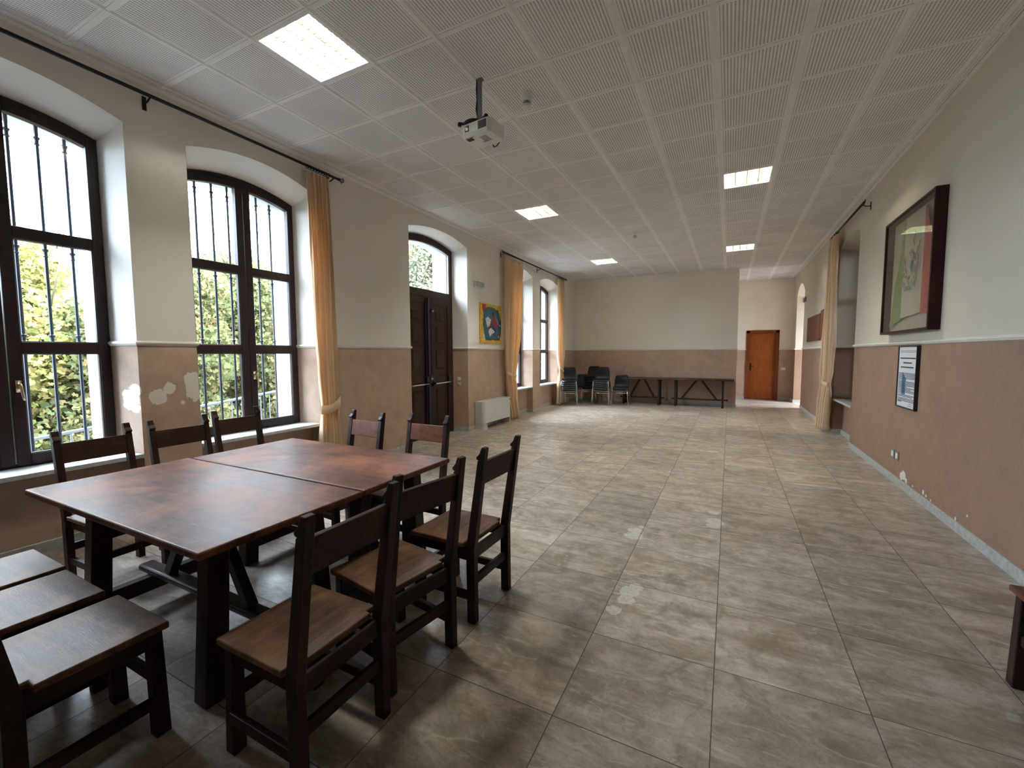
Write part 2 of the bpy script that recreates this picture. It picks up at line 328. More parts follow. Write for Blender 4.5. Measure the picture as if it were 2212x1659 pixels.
# ------------------------------------------------------------------ mesh helpers
class MB:
    def __init__(self): self.v = []; self.f = []; self.mi = []
    def add(self, vs, fs, mi=0):
        o = len(self.v); self.v += [tuple(x) for x in vs]; self.f += [tuple(i+o for i in f) for f in fs]; self.mi += [mi]*len(fs); return self
    def box(self, x0, x1, y0, y1, z0, z1, mi=0, M4=None):
        vs = [Vector((x, y, z)) for x in (x0, x1) for y in (y0, y1) for z in (z0, z1)]
        if M4 is not None: vs = [M4 @ v for v in vs]
        return self.add(vs, [(0,1,3,2),(4,6,7,5),(0,4,5,1),(2,3,7,6),(0,2,6,4),(1,5,7,3)], mi)
    def beam(self, p0, p1, w, h, upv=(0, 0, 1), w1=None, h1=None, mi=0):
        p0, p1 = Vector(p0), Vector(p1); d = (p1-p0).normalized(); s = d.cross(Vector(upv)).normalized(); t = s.cross(d)
        w1 = w if w1 is None else w1; h1 = h if h1 is None else h1
        vs = []
        for p, a, b in ((p0, w, h), (p1, w1, h1)):
            for sx, sy in ((-1,-1),(1,-1),(1,1),(-1,1)): vs.append(p + s*sx*a/2 + t*sy*b/2)
        return self.add(vs, [(3,2,1,0),(4,5,6,7),(0,1,5,4),(1,2,6,5),(2,3,7,6),(3,0,4,7)], mi)
    def tube(self, pts, r, n=8, mi=0, cap=True):
        pts = [Vector(p) for p in pts]; rs = r if isinstance(r, (list, tuple)) else [r]*len(pts)
        rings = []; prev = None
        for i, p in enumerate(pts):
            d = (pts[min(i+1, len(pts)-1)] - pts[max(i-1, 0)]).normalized()
            if prev is None:
                a = Vector((0, 0, 1)) if abs(d.z) < 0.9 else Vector((1, 0, 0)); s = d.cross(a).normalized()
            else: s = (prev - d*prev.dot(d)).normalized()
            prev = s; t = d.cross(s)
            rings.append([p + (s*math.cos(2*PI*k/n) + t*math.sin(2*PI*k/n))*rs[i] for k in range(n)])
        vs = [v for rg in rings for v in rg]; fs = []
        for i in range(len(pts)-1):
            for k in range(n): fs.append((i*n+k, i*n+(k+1) % n, (i+1)*n+(k+1) % n, (i+1)*n+k))
        if cap: fs += [tuple(reversed(range(n))), tuple(range((len(pts)-1)*n, len(pts)*n))]
        return self.add(vs, fs, mi)
    def lathe(self, prof, c=(0, 0, 0), n=24, mi=0, flat=1.0):
        c = Vector(c); vs = []; fs = []
        for r, z in prof:
            for k in range(n): vs.append(c + Vector((r*math.cos(2*PI*k/n), r*math.sin(2*PI*k/n)*flat, z)))
        for i in range(len(prof)-1):
            for k in range(n): fs.append((i*n+k, i*n+(k+1) % n, (i+1)*n+(k+1) % n, (i+1)*n+k))
        fs += [tuple(reversed(range(n))), tuple(range((len(prof)-1)*n, len(prof)*n))]
        return self.add(vs, fs, mi)
    def prism(self, poly, ax, a, b, mi=0):
        """poly in the two other axes, extruded along ax from a to b"""
        def mk(p, t):
            return {'x': (t, p[0], p[1]), 'y': (p[0], t, p[1]), 'z': (p[0], p[1], t)}[ax]
        n = len(poly); vs = [mk(p, a) for p in poly] + [mk(p, b) for p in poly]
        fs = [tuple(range(n)), tuple(reversed(range(n, 2*n)))] + [(i, i+n, (i+1) % n+n, (i+1) % n) for i in range(n)]
        return self.add(vs, fs, mi)
    def strip(self, A, B, mi=0):
        n = len(A); return self.add(list(A)+list(B), [(i, i+1, n+i+1, n+i) for i in range(n-1)], mi)
    def build(self, name, mat, parent=None, smooth=False, bevel=0, seg=2, fix=True):
        me = bpy.data.meshes.new(name); me.from_pydata(self.v, [], self.f)
        mats = mat if isinstance(mat, (list, tuple)) else [mat]
        for m_ in mats: me.materials.append(m_)
        me.polygons.foreach_set('material_index', self.mi); me.update()
        if fix:
            bm = bmesh.new(); bm.from_mesh(me); bmesh.ops.recalc_face_normals(bm, faces=bm.faces); bm.to_mesh(me); bm.free()
        if smooth: me.polygons.foreach_set('use_smooth', [True]*len(me.polygons))
        o = bpy.data.objects.new(name, me); C.objects.link(o)
        if parent: o.parent = parent
        if bevel:
            b = o.modifiers.new('bevel', 'BEVEL'); b.width = bevel; b.segments = seg; b.limit_method = 'ANGLE'; b.angle_limit = math.radians(50)
        return o

def thing(name, label, cat, loc=(0, 0, 0), rz=0, group=None):
    o = bpy.data.objects.new(name, None); C.objects.link(o); o.location = loc; o.rotation_euler = (0, 0, rz)
    o.empty_display_size = 0.1
    o['label'] = label; o['category'] = cat
    if group: o['group'] = group
    return o
def tag(o, label, cat, group=None):
    o['label'] = label; o['category'] = cat
    if group: o['group'] = group
    return o
def struct(o): o['kind'] = 'structure'; return o
def dup(root, loc, rz, label, group=None):
    r = root.copy(); C.objects.link(r); r.location = loc; r.rotation_euler = (0, 0, rz); r['label'] = label
    if group: r['group'] = group
    for ch in list(root.children):
        c = ch.copy(); C.objects.link(c); c.parent = r
        for g in ch.children:
            d = g.copy(); C.objects.link(d); d.parent = c
    return r

# ------------------------------------------------------------------ room shell
struct(MB().add([(-5.0,YB,0),(2.75,YB,0),(2.75,YA+.4,0),(-5.0,YA+.4,0)], [(0,1,2,3)]).build('floor', M['floor'], fix=False))

def arch(c, hw, spring, crown, n=20):
    return [(c+hw*(-1+2*i/n), spring+(crown-spring)*(1-(-1+2*i/n)**2)) for i in range(n+1)]

def side_wall(name, x, sgn, ops, y0, y1, mat, outmat):
    """wall facing the room at x; sgn = outward direction. ops: dict(c, hw, spring, crown, hwf, springf, crownf, xf, sill, niche)"""
    b = MB(); ops = sorted(ops, key=lambda o: o['c']); cur = y0
    P = lambda xx, y, z: (xx, y, z)
    for o in ops:
        a0, a1 = o['c']-o['hw'], o['c']+o['hw']
        b.add([P(x,cur,0),P(x,a0,0),P(x,a0,HC),P(x,cur,HC)], [(0,1,2,3)])
        A = arch(o['c'], o['hw'], o['spring'], o['crown']); n = len(A)
        b.strip([P(x,p[0],p[1]) for p in A], [P(x,p[0],HC) for p in A])
        F = arch(o['c'], o['hwf'], o['springf'], o['crownf'])
        b.strip([P(x,p[0],p[1]) for p in A], [P(o['xf'],p[0],p[1]) for p in F])           # soffit
        zb = o['sill']
        for s, (ya, yf, yo) in ((-1, (a0, o['c']-o['hwf'], o['c']-o['hwo'])), (1, (a1, o['c']+o['hwf'], o['c']+o['hwo']))):
            b.add([P(x,ya,zb),P(o['xf'],yf,zb),P(o['xf'],yf,o['springf']),P(x,ya,o['spring'])], [(0,1,2,3)])
            b.add([P(o['xf'],yf,zb),P(o['xo'],yo,zb),P(o['xo'],yo,o['springf']-.02),P(o['xf'],yf,o['springf'])], [(0,1,2,3)], 1)
            if zb > 0.3:
                b.add([P(x,ya,0),P(o['xn'],ya,0),P(o['xn'],ya,zb),P(x,ya,zb)], [(0,1,2,3)])
        G = arch(o['c'], o['hwo'], o['springf']-.02, o['crownf']-.02)
        b.strip([P(o['xf'],p[0],p[1]) for p in F], [P(o['xo'],p[0],p[1]) for p in G], 1)
        if zb > 0.3:
            b.add([P(o['xn'],a0,0),P(o['xn'],a1,0),P(o['xn'],a1,zb),P(o['xn'],a0,zb)], [(0,1,2,3)])
            b.add([P(o['xn'],a0,zb-.02),P(o['xn'],a1,zb-.02),P(o['xo'],a1,zb-.02),P(o['xo'],a0,zb-.02)], [(0,1,2,3)], 1)
        # outer face pieces round the opening
        xo = o['xo']; o0, o1 = o['c']-o['hwo'], o['c']+o['hwo']
        b.strip([P(xo,p[0],p[1]) for p in G], [P(xo,p[0],HC+.3) for p in G], 1)
        if zb > 0.3: b.add([P(xo,o0,-.6),P(xo,o1,-.6),P(xo,o1,zb),P(xo,o0,zb)], [(0,1,2,3)], 1)
        cur = a1
    b.add([P(x,cur,0),P(x,y1,0),P(x,y1,HC),P(x,cur,HC)], [(0,1,2,3)])
    cur = y0; xo = x + sgn*0.69
    for o in ops:
        o0, o1 = o['c']-o['hwo'], o['c']+o['hwo']
        b.add([P(o['xo'],cur,-.6),P(o['xo'],o0,-.6),P(o['xo'],o0,HC+.3),P(o['xo'],cur,HC+.3)], [(0,1,2,3)], 1); cur = o1
    b.add([P(ops[-1]['xo'],cur,-.6),P(ops[-1]['xo'],y1,-.6),P(ops[-1]['xo'],y1,HC+.3),P(ops[-1]['xo'],cur,HC+.3)], [(0,1,2,3)], 1)
    return struct(b.build(name, [mat, outmat], fix=False))

ops = [dict(c=c, hw=h, spring=3.40, crown=3.525, hwf=0.60, springf=3.285, crownf=3.385, xf=-4.62, xo=-5.02, hwo=0.585, sill=0.64, xn=-4.47) for c, h in WINS]
ops.append(dict(c=DOORC, hw=DOORH, spring=3.485, crown=3.60, hwf=0.745, springf=3.43, crownf=3.54, xf=-4.62, xo=-5.02, hwo=0.70, sill=0.0, xn=-4.62))
side_wall('wall_left', XL, -1, ops, YB, YF+.3, M['wall_left'], M['plaster'])
rops = [dict(c=RWIN[0], hw=RWIN[1], spring=3.36, crown=3.48, hwf=0.62, springf=3.26, crownf=3.36, xf=2.22, xo=2.59, hwo=0.60, sill=0.66, xn=2.04),
        dict(c=RARC[0], hw=RARC[1], spring=3.15, crown=3.42, hwf=0.72, springf=3.15, crownf=3.42, xf=2.30, xo=2.59, hwo=0.72, sill=0.0, xn=2.3)]
side_wall('wall_right', XR, 1, rops, YB, YA+.05, M['wall_right'], M['wall'])
struct(MB().box(XL-.7, XP, YF, YF+.30, 0, HC).build('wall_far', M['wall']))
# wall at the back of the passage, with a doorway recess
b = MB(); dx0, dx1, dz = 0.675, 1.50, 2.175
b.box(-0.9, dx0, YA, YA+.35, 0, HC); b.box(dx1, 3.2, YA, YA+.35, 0, HC); b.box(dx0, dx1, YA, YA+.35, dz, HC); b.box(dx0, dx1, YA+.30, YA+.35, 0, dz)
struct(b.build('wall_back', M['wall']))
struct(MB().box(-0.95, -0.9, YF+.3, YA, 0, HC).build('wall_passage', M['wall']))
struct(MB().box(XL-.7, 2.6, YB-.2, YB, 0, HC).build('wall_behind', M['wall']))
b = MB()   # unseen lobby with one opening, added to cut the arched passage's daylight
b.box(2.59, 4.2, 9.9, 10.1, 0, HC); b.box(2.59, 4.2, YA, YA+.3, 0, HC); b.box(2.59, 4.4, 9.9, YA+.3, 3.5, 3.6)
b.box(4.2, 4.4, 9.9, 10.3, 0, 3.6); b.box(4.2, 4.4, 12.0, YA+.3, 0, 3.6); b.box(4.2, 4.4, 10.3, 12.0, 0, .5); b.box(4.2, 4.4, 10.3, 12.0, 2.9, 3.6)
struct(b.build('wall_lobby', M['wall']))
struct(MB().box(2.2, 4.3, 9.9, YA+.3, -.1, -.001).build('floor_lobby', M['floor']))
struct(MB().add([(2.0,-40,-.6),(60,-40,-.6),(60,50,-.6),(2.0,50,-.6)], [(0,1,2,3)]).build('trim_outside_yard', M['grass'], fix=False))  # unseen ground, added to block sky light from below on this side

# ceiling: one plane with gaps where the lamps are let in, plus the grid bars as a part
LAMPS = [(-5, -2), (0, 5), (-5, 5), (0, 12), (-5, 12)]
b = MB()
xs = [-5.0] + [0.6*i for i in range(-8, 4)] + [2.75]; ys = [YB-.2] + [0.6*j for j in range(-9, 22)]
for i in range(len(xs)-1):
    for j in range(len(ys)-1):
        ci, cj = round(xs[i]/.6), round(ys[j]/.6)
        if 0 < i < len(xs)-1 and j > 0 and (ci, cj) in LAMPS: continue
        b.add([(xs[i],ys[j],HC),(xs[i],ys[j+1],HC),(xs[i+1],ys[j+1],HC),(xs[i+1],ys[j],HC)], [(0,1,2,3)])
ceil = struct(b.build('ceiling', M['ceiling'], fix=False))
b = MB()
for i in range(-7, 4):
    b.box(.6*i-.019, .6*i+.019, YB, YA, HC-.004, HC+.001); b.box(.6*i-.007, .6*i+.007, YB, YA, HC-.008, HC-.003)
for j in range(-9, 21):
    b.box(XL, XR, .6*j-.012, .6*j+.012, HC-.005, HC+.001)
    b.box(XL, XL+.03, .6*j-.03, .6*j+.03, HC-.012, HC+.001)
b.build('ceiling_grid', M['grid'], ceil)
b = MB()
b.prism([(XL, HC), (XL+.035, HC), (XL+.035, HC-.008), (XL+.012, HC-.02), (XL, HC-.03)], 'y', YB, YF)
b.box(XR-.02, XR, YB, YA, HC-.008, HC)
b.build('edge_angle', M['grid'], ceil)
struct(MB().box(XL-.75, 3.3, YB-.3, YA+.5, HC+.25, HC+.35).build('ceiling_slab', M['plaster']))

# dado moulding and skirting, following the walls into the openings
PROF = [(0, 0), (.010, .004), (.016, .014), (.022, .020), (.022, .030), (.014, .038), (.006, .042), (0, .042)]
def moulding(b, path, prof, z0):
    """path: list of (x, y) with the room on the LEFT of the direction of travel"""
    pts = [Vector((p[0], p[1])) for p in path]; n = len(pts); offs = []
    for i in range(n):
        d0 = (pts[i]-pts[i-1]).normalized() if i > 0 else None; d1 = (pts[i+1]-pts[i]).normalized() if i < n-1 else None
        n0 = Vector((-d0.y, d0.x)) if d0 else None; n1 = Vector((-d1.y, d1.x)) if d1 else None
        if n0 is None: v = n1
        elif n1 is None: v = n0
        else:
            v = (n0+n1).normalized(); v = v/max(0.35, v.dot(n0))
        offs.append(v)
    vs = []; k = len(prof)
    for i in range(n):
        for (o, z) in prof: q = pts[i]+offs[i]*o; vs.append((q.x, q.y, z0+z))
    fs = [(i*k+j, i*k+(j+1) % k, (i+1)*k+(j+1) % k, (i+1)*k+j) for i in range(n-1) for j in range(k)]
    fs += [tuple(range(k)), tuple(range((n-1)*k, n*k))]
    b.add(vs, fs)
BASE = [(0, 0), (.012, 0), (.012, .080), (.008, .085), (0, .085)]
# left wall runs: travel towards -y keeps the room (+x) on the left
segs = []; edges = [(-2.137-.67, -2.137+.67), (-.342-.67, -.342+.67), (DOORC-DOORH, DOORC+DOORH), (6.045-.67, 6.045+.67), (7.85-.67, 7.85+.67)]
hwf = [.60, .60, .745, .60, .60]
cents = [-2.137, -.342, DOORC, 6.045, 7.85]
lows = [YB] + [e_[1] for e_ in edges]; highs = [e_[0] for e_ in edges] + [YF]
b = MB()
for i in range(6):
    path = []
    yhi, ylo = highs[i], lows[i]
    if i < 5: path.append((-4.60, cents[i]-hwf[i]-.004))
    path += [(XL, yhi), (XL, ylo)]
    if i > 0: path.append((-4.60, cents[i-1]+hwf[i-1]+.004))
    moulding(b, path, PROF, DADO)
struct(b.build('trim_1', M['trim']))
b = MB(); moulding(b, [(XP, YF+.3), (XP, YF), (XL, YF)], PROF, DADO); struct(b.build('trim_2', M['trim']))
b = MB()
moulding(b, [(XR, YB), (XR, RWIN[0]-RWIN[1]), (2.22, RWIN[0]-.62)], PROF, DADO)
moulding(b, [(2.22, RWIN[0]+.62), (XR, RWIN[0]+RWIN[1]), (XR, RARC[0]-RARC[1]), (2.58, RARC[0]-RARC[1])], PROF, DADO)
moulding(b, [(2.58, RARC[0]+RARC[1]), (XR, RARC[0]+RARC[1]), (XR, YA), (dx1+.03, YA)], PROF, DADO)
moulding(b, [(dx0-.03, YA), (-0.9, YA)], PROF, DADO)
struct(b.build('trim_3', M['trim']))
b = MB()
for i in range(6):
    yhi, ylo = highs[i], lows[i]; path = []
    if i < 5: path += [(-4.60, cents[i]-hwf[i])] if i == 2 else [(-4.47, yhi)]
    path += [(XL, yhi), (XL, ylo)]
    if i > 0: path += [(-4.60, cents[i-1]+hwf[i-1])] if i-1 == 2 else [(-4.47, ylo), (-4.47, edges[i-1][0])]
    moulding(b, path, BASE, 0)
struct(b.build('baseboard_left', M['stone']))
b = MB(); moulding(b, [(XP, YF+.3), (XP, YF), (XL, YF)], BASE, 0); struct(b.build('baseboard_far', M['stone']))
b = MB()
moulding(b, [(XR, YB), (XR, RWIN[0]-RWIN[1]), (2.04, RWIN[0]-RWIN[1]), (2.04, RWIN[0]+RWIN[1]), (XR, RWIN[0]+RWIN[1]), (XR, RARC[0]-RARC[1]), (2.58, RARC[0]-RARC[1])], BASE, 0)
moulding(b, [(2.58, RARC[0]+RARC[1]), (XR, RARC[0]+RARC[1]), (XR, YA), (dx1+.04, YA)], BASE, 0)
moulding(b, [(dx0-.04, YA), (-0.9, YA)], BASE, 0)
struct(b.build('baseboard_right', M['stone']))

# ------------------------------------------------------------------ windows
def arc_z(y, hw, s, c): return s+(c-s)*(1-min(1, abs(y/hw))**2)
def window(idx, c, x=-4.60, sg=-1, handle=True):
    root = struct(bpy.data.objects.new('window_%d' % idx, None)); C.objects.link(root); root.location = (x, c, 0)
    zs = 0.64; hw, sp, cr = .60, 3.285, 3.385
    f = MB(); D0, D1 = (0.0, 0.065)
    X = lambda d: sg*d
    def curve(off, y0, y1, n=14): return [(y0+(y1-y0)*i/n, arc_z(y0+(y1-y0)*i/n, hw, sp, cr)-off) for i in range(n+1)]
    # fixed frame: jambs, head, bottom
    for s in (-1, 1):
        ya, yb_ = sorted((s*hw, s*(hw-.045))); poly = [(ya, zs), (yb_, zs)] + list(reversed(curve(0, ya, yb_, 3)))
        f.prism(poly, 'x', X(0), X(.07))
    f.prism(curve(0, -hw+.045, hw-.045) + list(reversed(curve(.045, -hw+.045, hw-.045))), 'x', X(0), X(.07))
    f.box(min(X(0), X(.07)), max(X(0), X(.07)), -hw+.045, hw-.045, zs, zs+.045)
    f.build('window_frame', M['framewood'], root)
    for s in (-1, 1):
        sa = MB(); yo, yi = s*(hw-.047), s*.004; xa, xb = sorted((X(-.012), X(.05)))
        gl, gr = sorted((s*(hw-.075), s*.077))
        lo, hi = sorted((yo, yi))
        # stiles
        for (p, q) in ((lo, gl), (gr, hi)):
            sa.prism([(p, zs+.03), (q, zs+.03)] + list(reversed(curve(.043, p, q, 4))), 'x', xa, xb)
        for (z0, z1) in ((zs+.03, .752), (1.515, 1.605), (2.375, 2.462)): sa.box(xa, xb, gl, gr, z0, z1)
        sa.prism(curve(.043, gl, gr) + list(reversed(curve(.105, gl, gr))), 'x', xa, xb)
        # glazing beads
        xg, xh = sorted((X(-.004), X(.03)))
        for (z0, z1) in ((.752, 1.515), (1.605, 2.375)):
            for yy in (gl, gr): sa.box(xg, xh, yy-.006, yy+.006, z0, z1)
            for zz in (z0, z1): sa.box(xg, xh, gl, gr, zz-.006, zz+.006)
        so = sa.build('window_sash', M['framewood'], root, bevel=.004, seg=1)
        g = MB()
        for (z0, z1) in ((.75, 1.516), (1.604, 2.376)): g.add([(X(.03), gl, z0), (X(.03), gr, z0), (X(.03), gr, z1), (X(.03), gl, z1)], [(0, 1, 2, 3)])
        cv = curve(.10, gl, gr); g.add([(X(.03), gr, 2.46), (X(.03), gl, 2.46)] + [(X(.03), p[0], p[1]) for p in cv], [tuple(range(len(cv)+2))])
        g.build('window_pane', M['glass'], root, fix=False)
    if handle:
        h = MB(); h.box(*sorted((X(-.02), X(-.012))), -.012+.04, .018+.04, 1.225, 1.315)
        hx = X(-.022); h.tube([(hx, .043, 1.28), (X(-.06), .043, 1.285), (X(-.066), .043, 1.27), (X(-.064), .050, 1.20), (X(-.060), .055, 1.165)], [.008, .008, .009, .008, .007], 8)
        h.build('window_handle', M['brass'], root, smooth=True)
    si = MB(); xw = XL if sg < 0 else XR
    hw0 = .67 if sg < 0 else .66
    xi = (xw - x); e_ = 0.012*(-sg)
    si.prism([(xi+e_, -hw0+.002), (xi+e_, hw0-.002), (X(.02), hw-.002+.03), (X(.02), -hw+.002-.03)], 'z', zs-.02, zs+.015)
    si.build('window_sill', M['sill'], root, bevel=.004, seg=2)
    return root
for i, (c, h) in enumerate(WINS): window(i+1, c)
w5 = window(5, RWIN[0], 2.20, 1, handle=False)
sh = MB()
for k in range(60): sh.box(.285, .30, -.60, .60, .66+.045*k, .697+.045*k)
sh.build('window_shutter', M['framewood'], w5)  # unseen shutter, added so less daylight enters through the niche

# iron grilles outside the two near windows
def grille(c, label):
    t = thing('window_grille', label, 'window grille', (-4.87, c, 0), 0, 'iron grilles outside the near windows')
    for k in range(-3, 4):
        y = .163*k; top = 3.40
        bb = MB(); bb.tube([(0, y, .66), (0, y, top)], .012, 8)
        for z in (2.335, 1.635, 3.22):
            bb.lathe([(.010, z-.03), (.020, z-.024), (.013, z-.012), (.013, z+.012), (.021, z+.026), (.021, z+.034), (.010, z+.04)], (0, y, 0), 10)
        bb.build('bar', M['iron'], t)
    for z in (.70, 1.56, 2.42):
        MB().box(-.016, .016, -.58, .58, z-.010, z+.010).build('crossbar', M['iron'], t)
    return t
grille(WINS[0][0], 'grey iron bar grille outside the leftmost window')
grille(WINS[1][0], 'grey iron bar grille outside the second window from the left')

# ------------------------------------------------------------------ entrance door (left wall)
def entrance():
    root = struct(bpy.data.objects.new('door_1', None)); C.objects.link(root); root.location = (-4.60, DOORC, 0)
    hw, sp, cr = .745, 3.43, 3.54
    f = MB()
    def curve(off, y0, y1, n=16): return [(y0+(y1-y0)*i/n, arc_z(y0+(y1-y0)*i/n, hw, sp, cr)-off) for i in range(n+1)]
    for s in (-1, 1):
        ya, yb_ = sorted((s*hw, s*(hw-.085))); f.prism([(ya, 0), (yb_, 0)] + list(reversed(curve(0, ya, yb_, 3))), 'x', -.08, 0)
    f.prism(curve(0, -hw+.085, hw-.085) + list(reversed(curve(.11, -hw+.085, hw-.085))), 'x', -.08, 0)
    f.box(-.08, .004, -hw+.085, hw-.085, 2.50, 2.625)
    f.build('door_frame', M['doorwood'], root, bevel=.005, seg=1)
    g = MB(); cv = curve(.10, -hw+.085, hw-.085); g.add([(-.04, hw-.085, 2.62), (-.04, -hw+.085, 2.62)] + [(-.04, p[0], p[1]) for p in cv], [tuple(range(len(cv)+2))])
    g.build('transom_pane', M['glass'], root, fix=False)
    b2 = MB(); b2.prism(curve(.11, -hw+.085, hw-.085) + list(reversed(curve(.122, -hw+.085, hw-.085))), 'x', -.035, -.02)
    for s in (-1, 1): b2.box(-.035, -.02, s*(hw-.092)-.006, s*(hw-.092)+.006, 2.625, 3.34)
    b2.build('glazing_bead', M['trim'], root)
    for s in (-1, 1):
        lo, hi = sorted((s*(hw-.087), s*.003)); l = MB()
        l.box(-.06, -.010, lo, hi, .01, 2.495)
        for (p, q) in ((lo, lo+.09), (hi-.09, hi)): l.box(-.012, .008, p, q, .01, 2.495)
        for z0, z1 in ((.01, .16), (.98, 1.10), (2.38, 2.495)): l.box(-.012, .008, lo+.09, hi-.09, z0, z1)
        lf = l.build('door_leaf', M['doorwood'], root, bevel=.005, seg=1)
        mid = (lo+hi)/2
        for z0, z1 in ((.26, .86), (1.22, 1.60), (1.68, 2.02), (2.08, 2.27)):
            q = MB(); w_ = .13
            q.add([(-.012, mid-w_, z0), (-.012, mid+w_, z0), (-.012, mid+w_, z1), (-.012, mid-w_, z1), (.004, mid-w_+.035, z0+.035), (.004, mid+w_-.035, z0+.035), (.004, mid+w_-.035, z1-.035), (.004, mid-w_+.035, z1-.035)],
                  [(0,1,5,4),(1,2,6,5),(2,3,7,6),(3,0,4,7),(4,5,6,7)])
            q.build('raised_panel', M['doorwood'], lf)
        # panic bar
        pb = MB(); z = .97
        pb.tube([(.075, lo+.10, z-.006), (.075, hi-.10, z+.006)], .012, 10)
        p_ = pb.build('push_bar', M['steel'], root, smooth=True)
        q = MB(); q.box(.008, .05, hi-.12, hi-.07, .92, 1.10); q.box(.03, .085, hi-.115, hi-.085, .95, 1.0); q.box(.008, .05, lo+.06, lo+.10, .92, 1.06); q.box(.03, .085, lo+.07, lo+.095, .95, 1.0)
        q.build('lock_case', M['black'], p_, bevel=.004)
    r = MB(); r.box(.008, .045, -.065, -.020, .05, 2.47)
    r.build('meeting_stile_cover', M['black'], root, bevel=.006)
    r = MB(); r.tube([(.03, -.10, .1), (.03, -.10, 2.46)], .009, 8); r.tube([(.02, .06, 2.22), (.02, .06, 2.30)], .03, 12); r.tube([(.03, .055, 1.0), (.03, .055, 2.28)], .006, 8)
    r.build('shoot_bolt', M['black'], root)
    k = MB(); k.lathe([(.016, 0), (.018, .01), (.010, .02)], (0, 0, 0), 12)
    ko = k.build('latch_cap', M['steel'], root); ko.location = (.052, .06, 2.255); ko.rotation_euler = (0, PI/2, 0)
    k = MB(); k.box(.01, .055, -.03, .03, .98, 1.13); k.beam((.05, .0, 1.06), (.075, .16, .94), .02, .03)
    k.build('door_handle', M['black'], root, bevel=.006)
    k = MB(); k.lathe([(.018, 0), (.020, .012), (.012, .024)], (0, 0, 0), 12)
    ko = k.build('key_cylinder', M['steel'], root); ko.location = (.056, .0, 1.06); ko.rotation_euler = (0, PI/2, 0)
entrance()

# orange door in the back wall of the passage
def back_door():
    root = struct(bpy.data.objects.new('door_2', None)); C.objects.link(root); root.location = (0, YA, 0)
    f = MB()
    f.box(dx0-.045, dx0+.06, -.02, .26, 0, dz+.02); f.box(dx1-.06, dx1+.045, -.02, .26, 0, dz+.02); f.box(dx0-.045, dx1+.045, -.02, .26, dz-.05, dz+.035)
    f.build('door_frame', M['orangeframe'], root, bevel=.004, seg=1)
    MB().box(dx0+.06, dx1-.06, .10, .14, .01, dz-.05).build('door_leaf', M['orangewood'], root, bevel=.003, seg=1)
    h = MB(); h.box(dx0+.085, dx0+.125, .088, .10, .92, 1.15); h.tube([(dx0+.105, .09, 1.05), (dx0+.105, .055, 1.05), (dx0+.20, .05, 1.05)], .009, 8)
    h.build('door_handle', M['blackiron'], root, bevel=.002)
back_door()

# ------------------------------------------------------------------ ceiling lamps
def make_lamp(i, j, label):
    t = thing('ceiling_lamp', label, 'ceiling lamp', (.6*i+.3, .6*j+.3, HC), 0, 'square louvred lamps let into the ceiling')
    f = MB(); a, o_ = .268, .297
    for (x0, x1, y0, y1) in ((-o_, -a, -o_, o_), (a, o_, -o_, o_), (-a, a, -o_, -a), (-a, a, a, o_)): f.box(x0, x1, y0, y1, -.006, .004)
    f.build('lamp_frame', M['grid'], t)
    h = MB(); z = .09
    h.add([(-a,-a,0),(a,-a,0),(a,a,0),(-a,a,0),(-a,-a,z),(a,-a,z),(a,a,z),(-a,a,z)], [(0,1,5,4),(1,2,6,5),(2,3,7,6),(3,0,4,7),(4,5,6,7)])
    h.build('lamp_housing', M['lamppan'], t, fix=False)
    for k in range(4):
        x = -a + (k+.5)*2*a/4
        MB().tube([(x, -a+.01, .062), (x, a-.01, .062)], .013, 10).build('tube', M['lamp'], t, smooth=True)
    l = MB()
    for k in range(1, 4):
        x = -a + k*2*a/4; l.prism([(x-.003, -.002), (x+.003, -.002), (x+.010, .034), (x-.010, .034)], 'y', -a, a)
    for k in range(1, 11):
        y = -a + k*2*a/11
        l.add([(-a,y-.002,-.001),(a,y-.002,-.001),(a,y-.007,.03),(-a,y-.007,.03),(-a,y+.002,-.001),(a,y+.002,-.001),(a,y+.007,.03),(-a,y+.007,.03)], [(0,1,2,3),(4,5,6,7),(0,1,5,4)])
    l.build('louvre', M['louvre'], t, fix=False)
    return t
l0 = make_lamp(-5, -2, 'lit square louvred ceiling lamp nearest the camera, above the table')
for (i, j), lab in zip([(0, 5), (-5, 5), (0, 12), (-5, 12)],
        ['lit ceiling lamp in the right row, the larger looking of that row', 'lit ceiling lamp left of centre, halfway down the room', 'lit ceiling lamp farthest in the right row, before the passage', 'lit ceiling lamp farthest in the left row, above the chair stacks']):
    dup(l0, (.6*i+.3, .6*j+.3, HC), 0, lab)

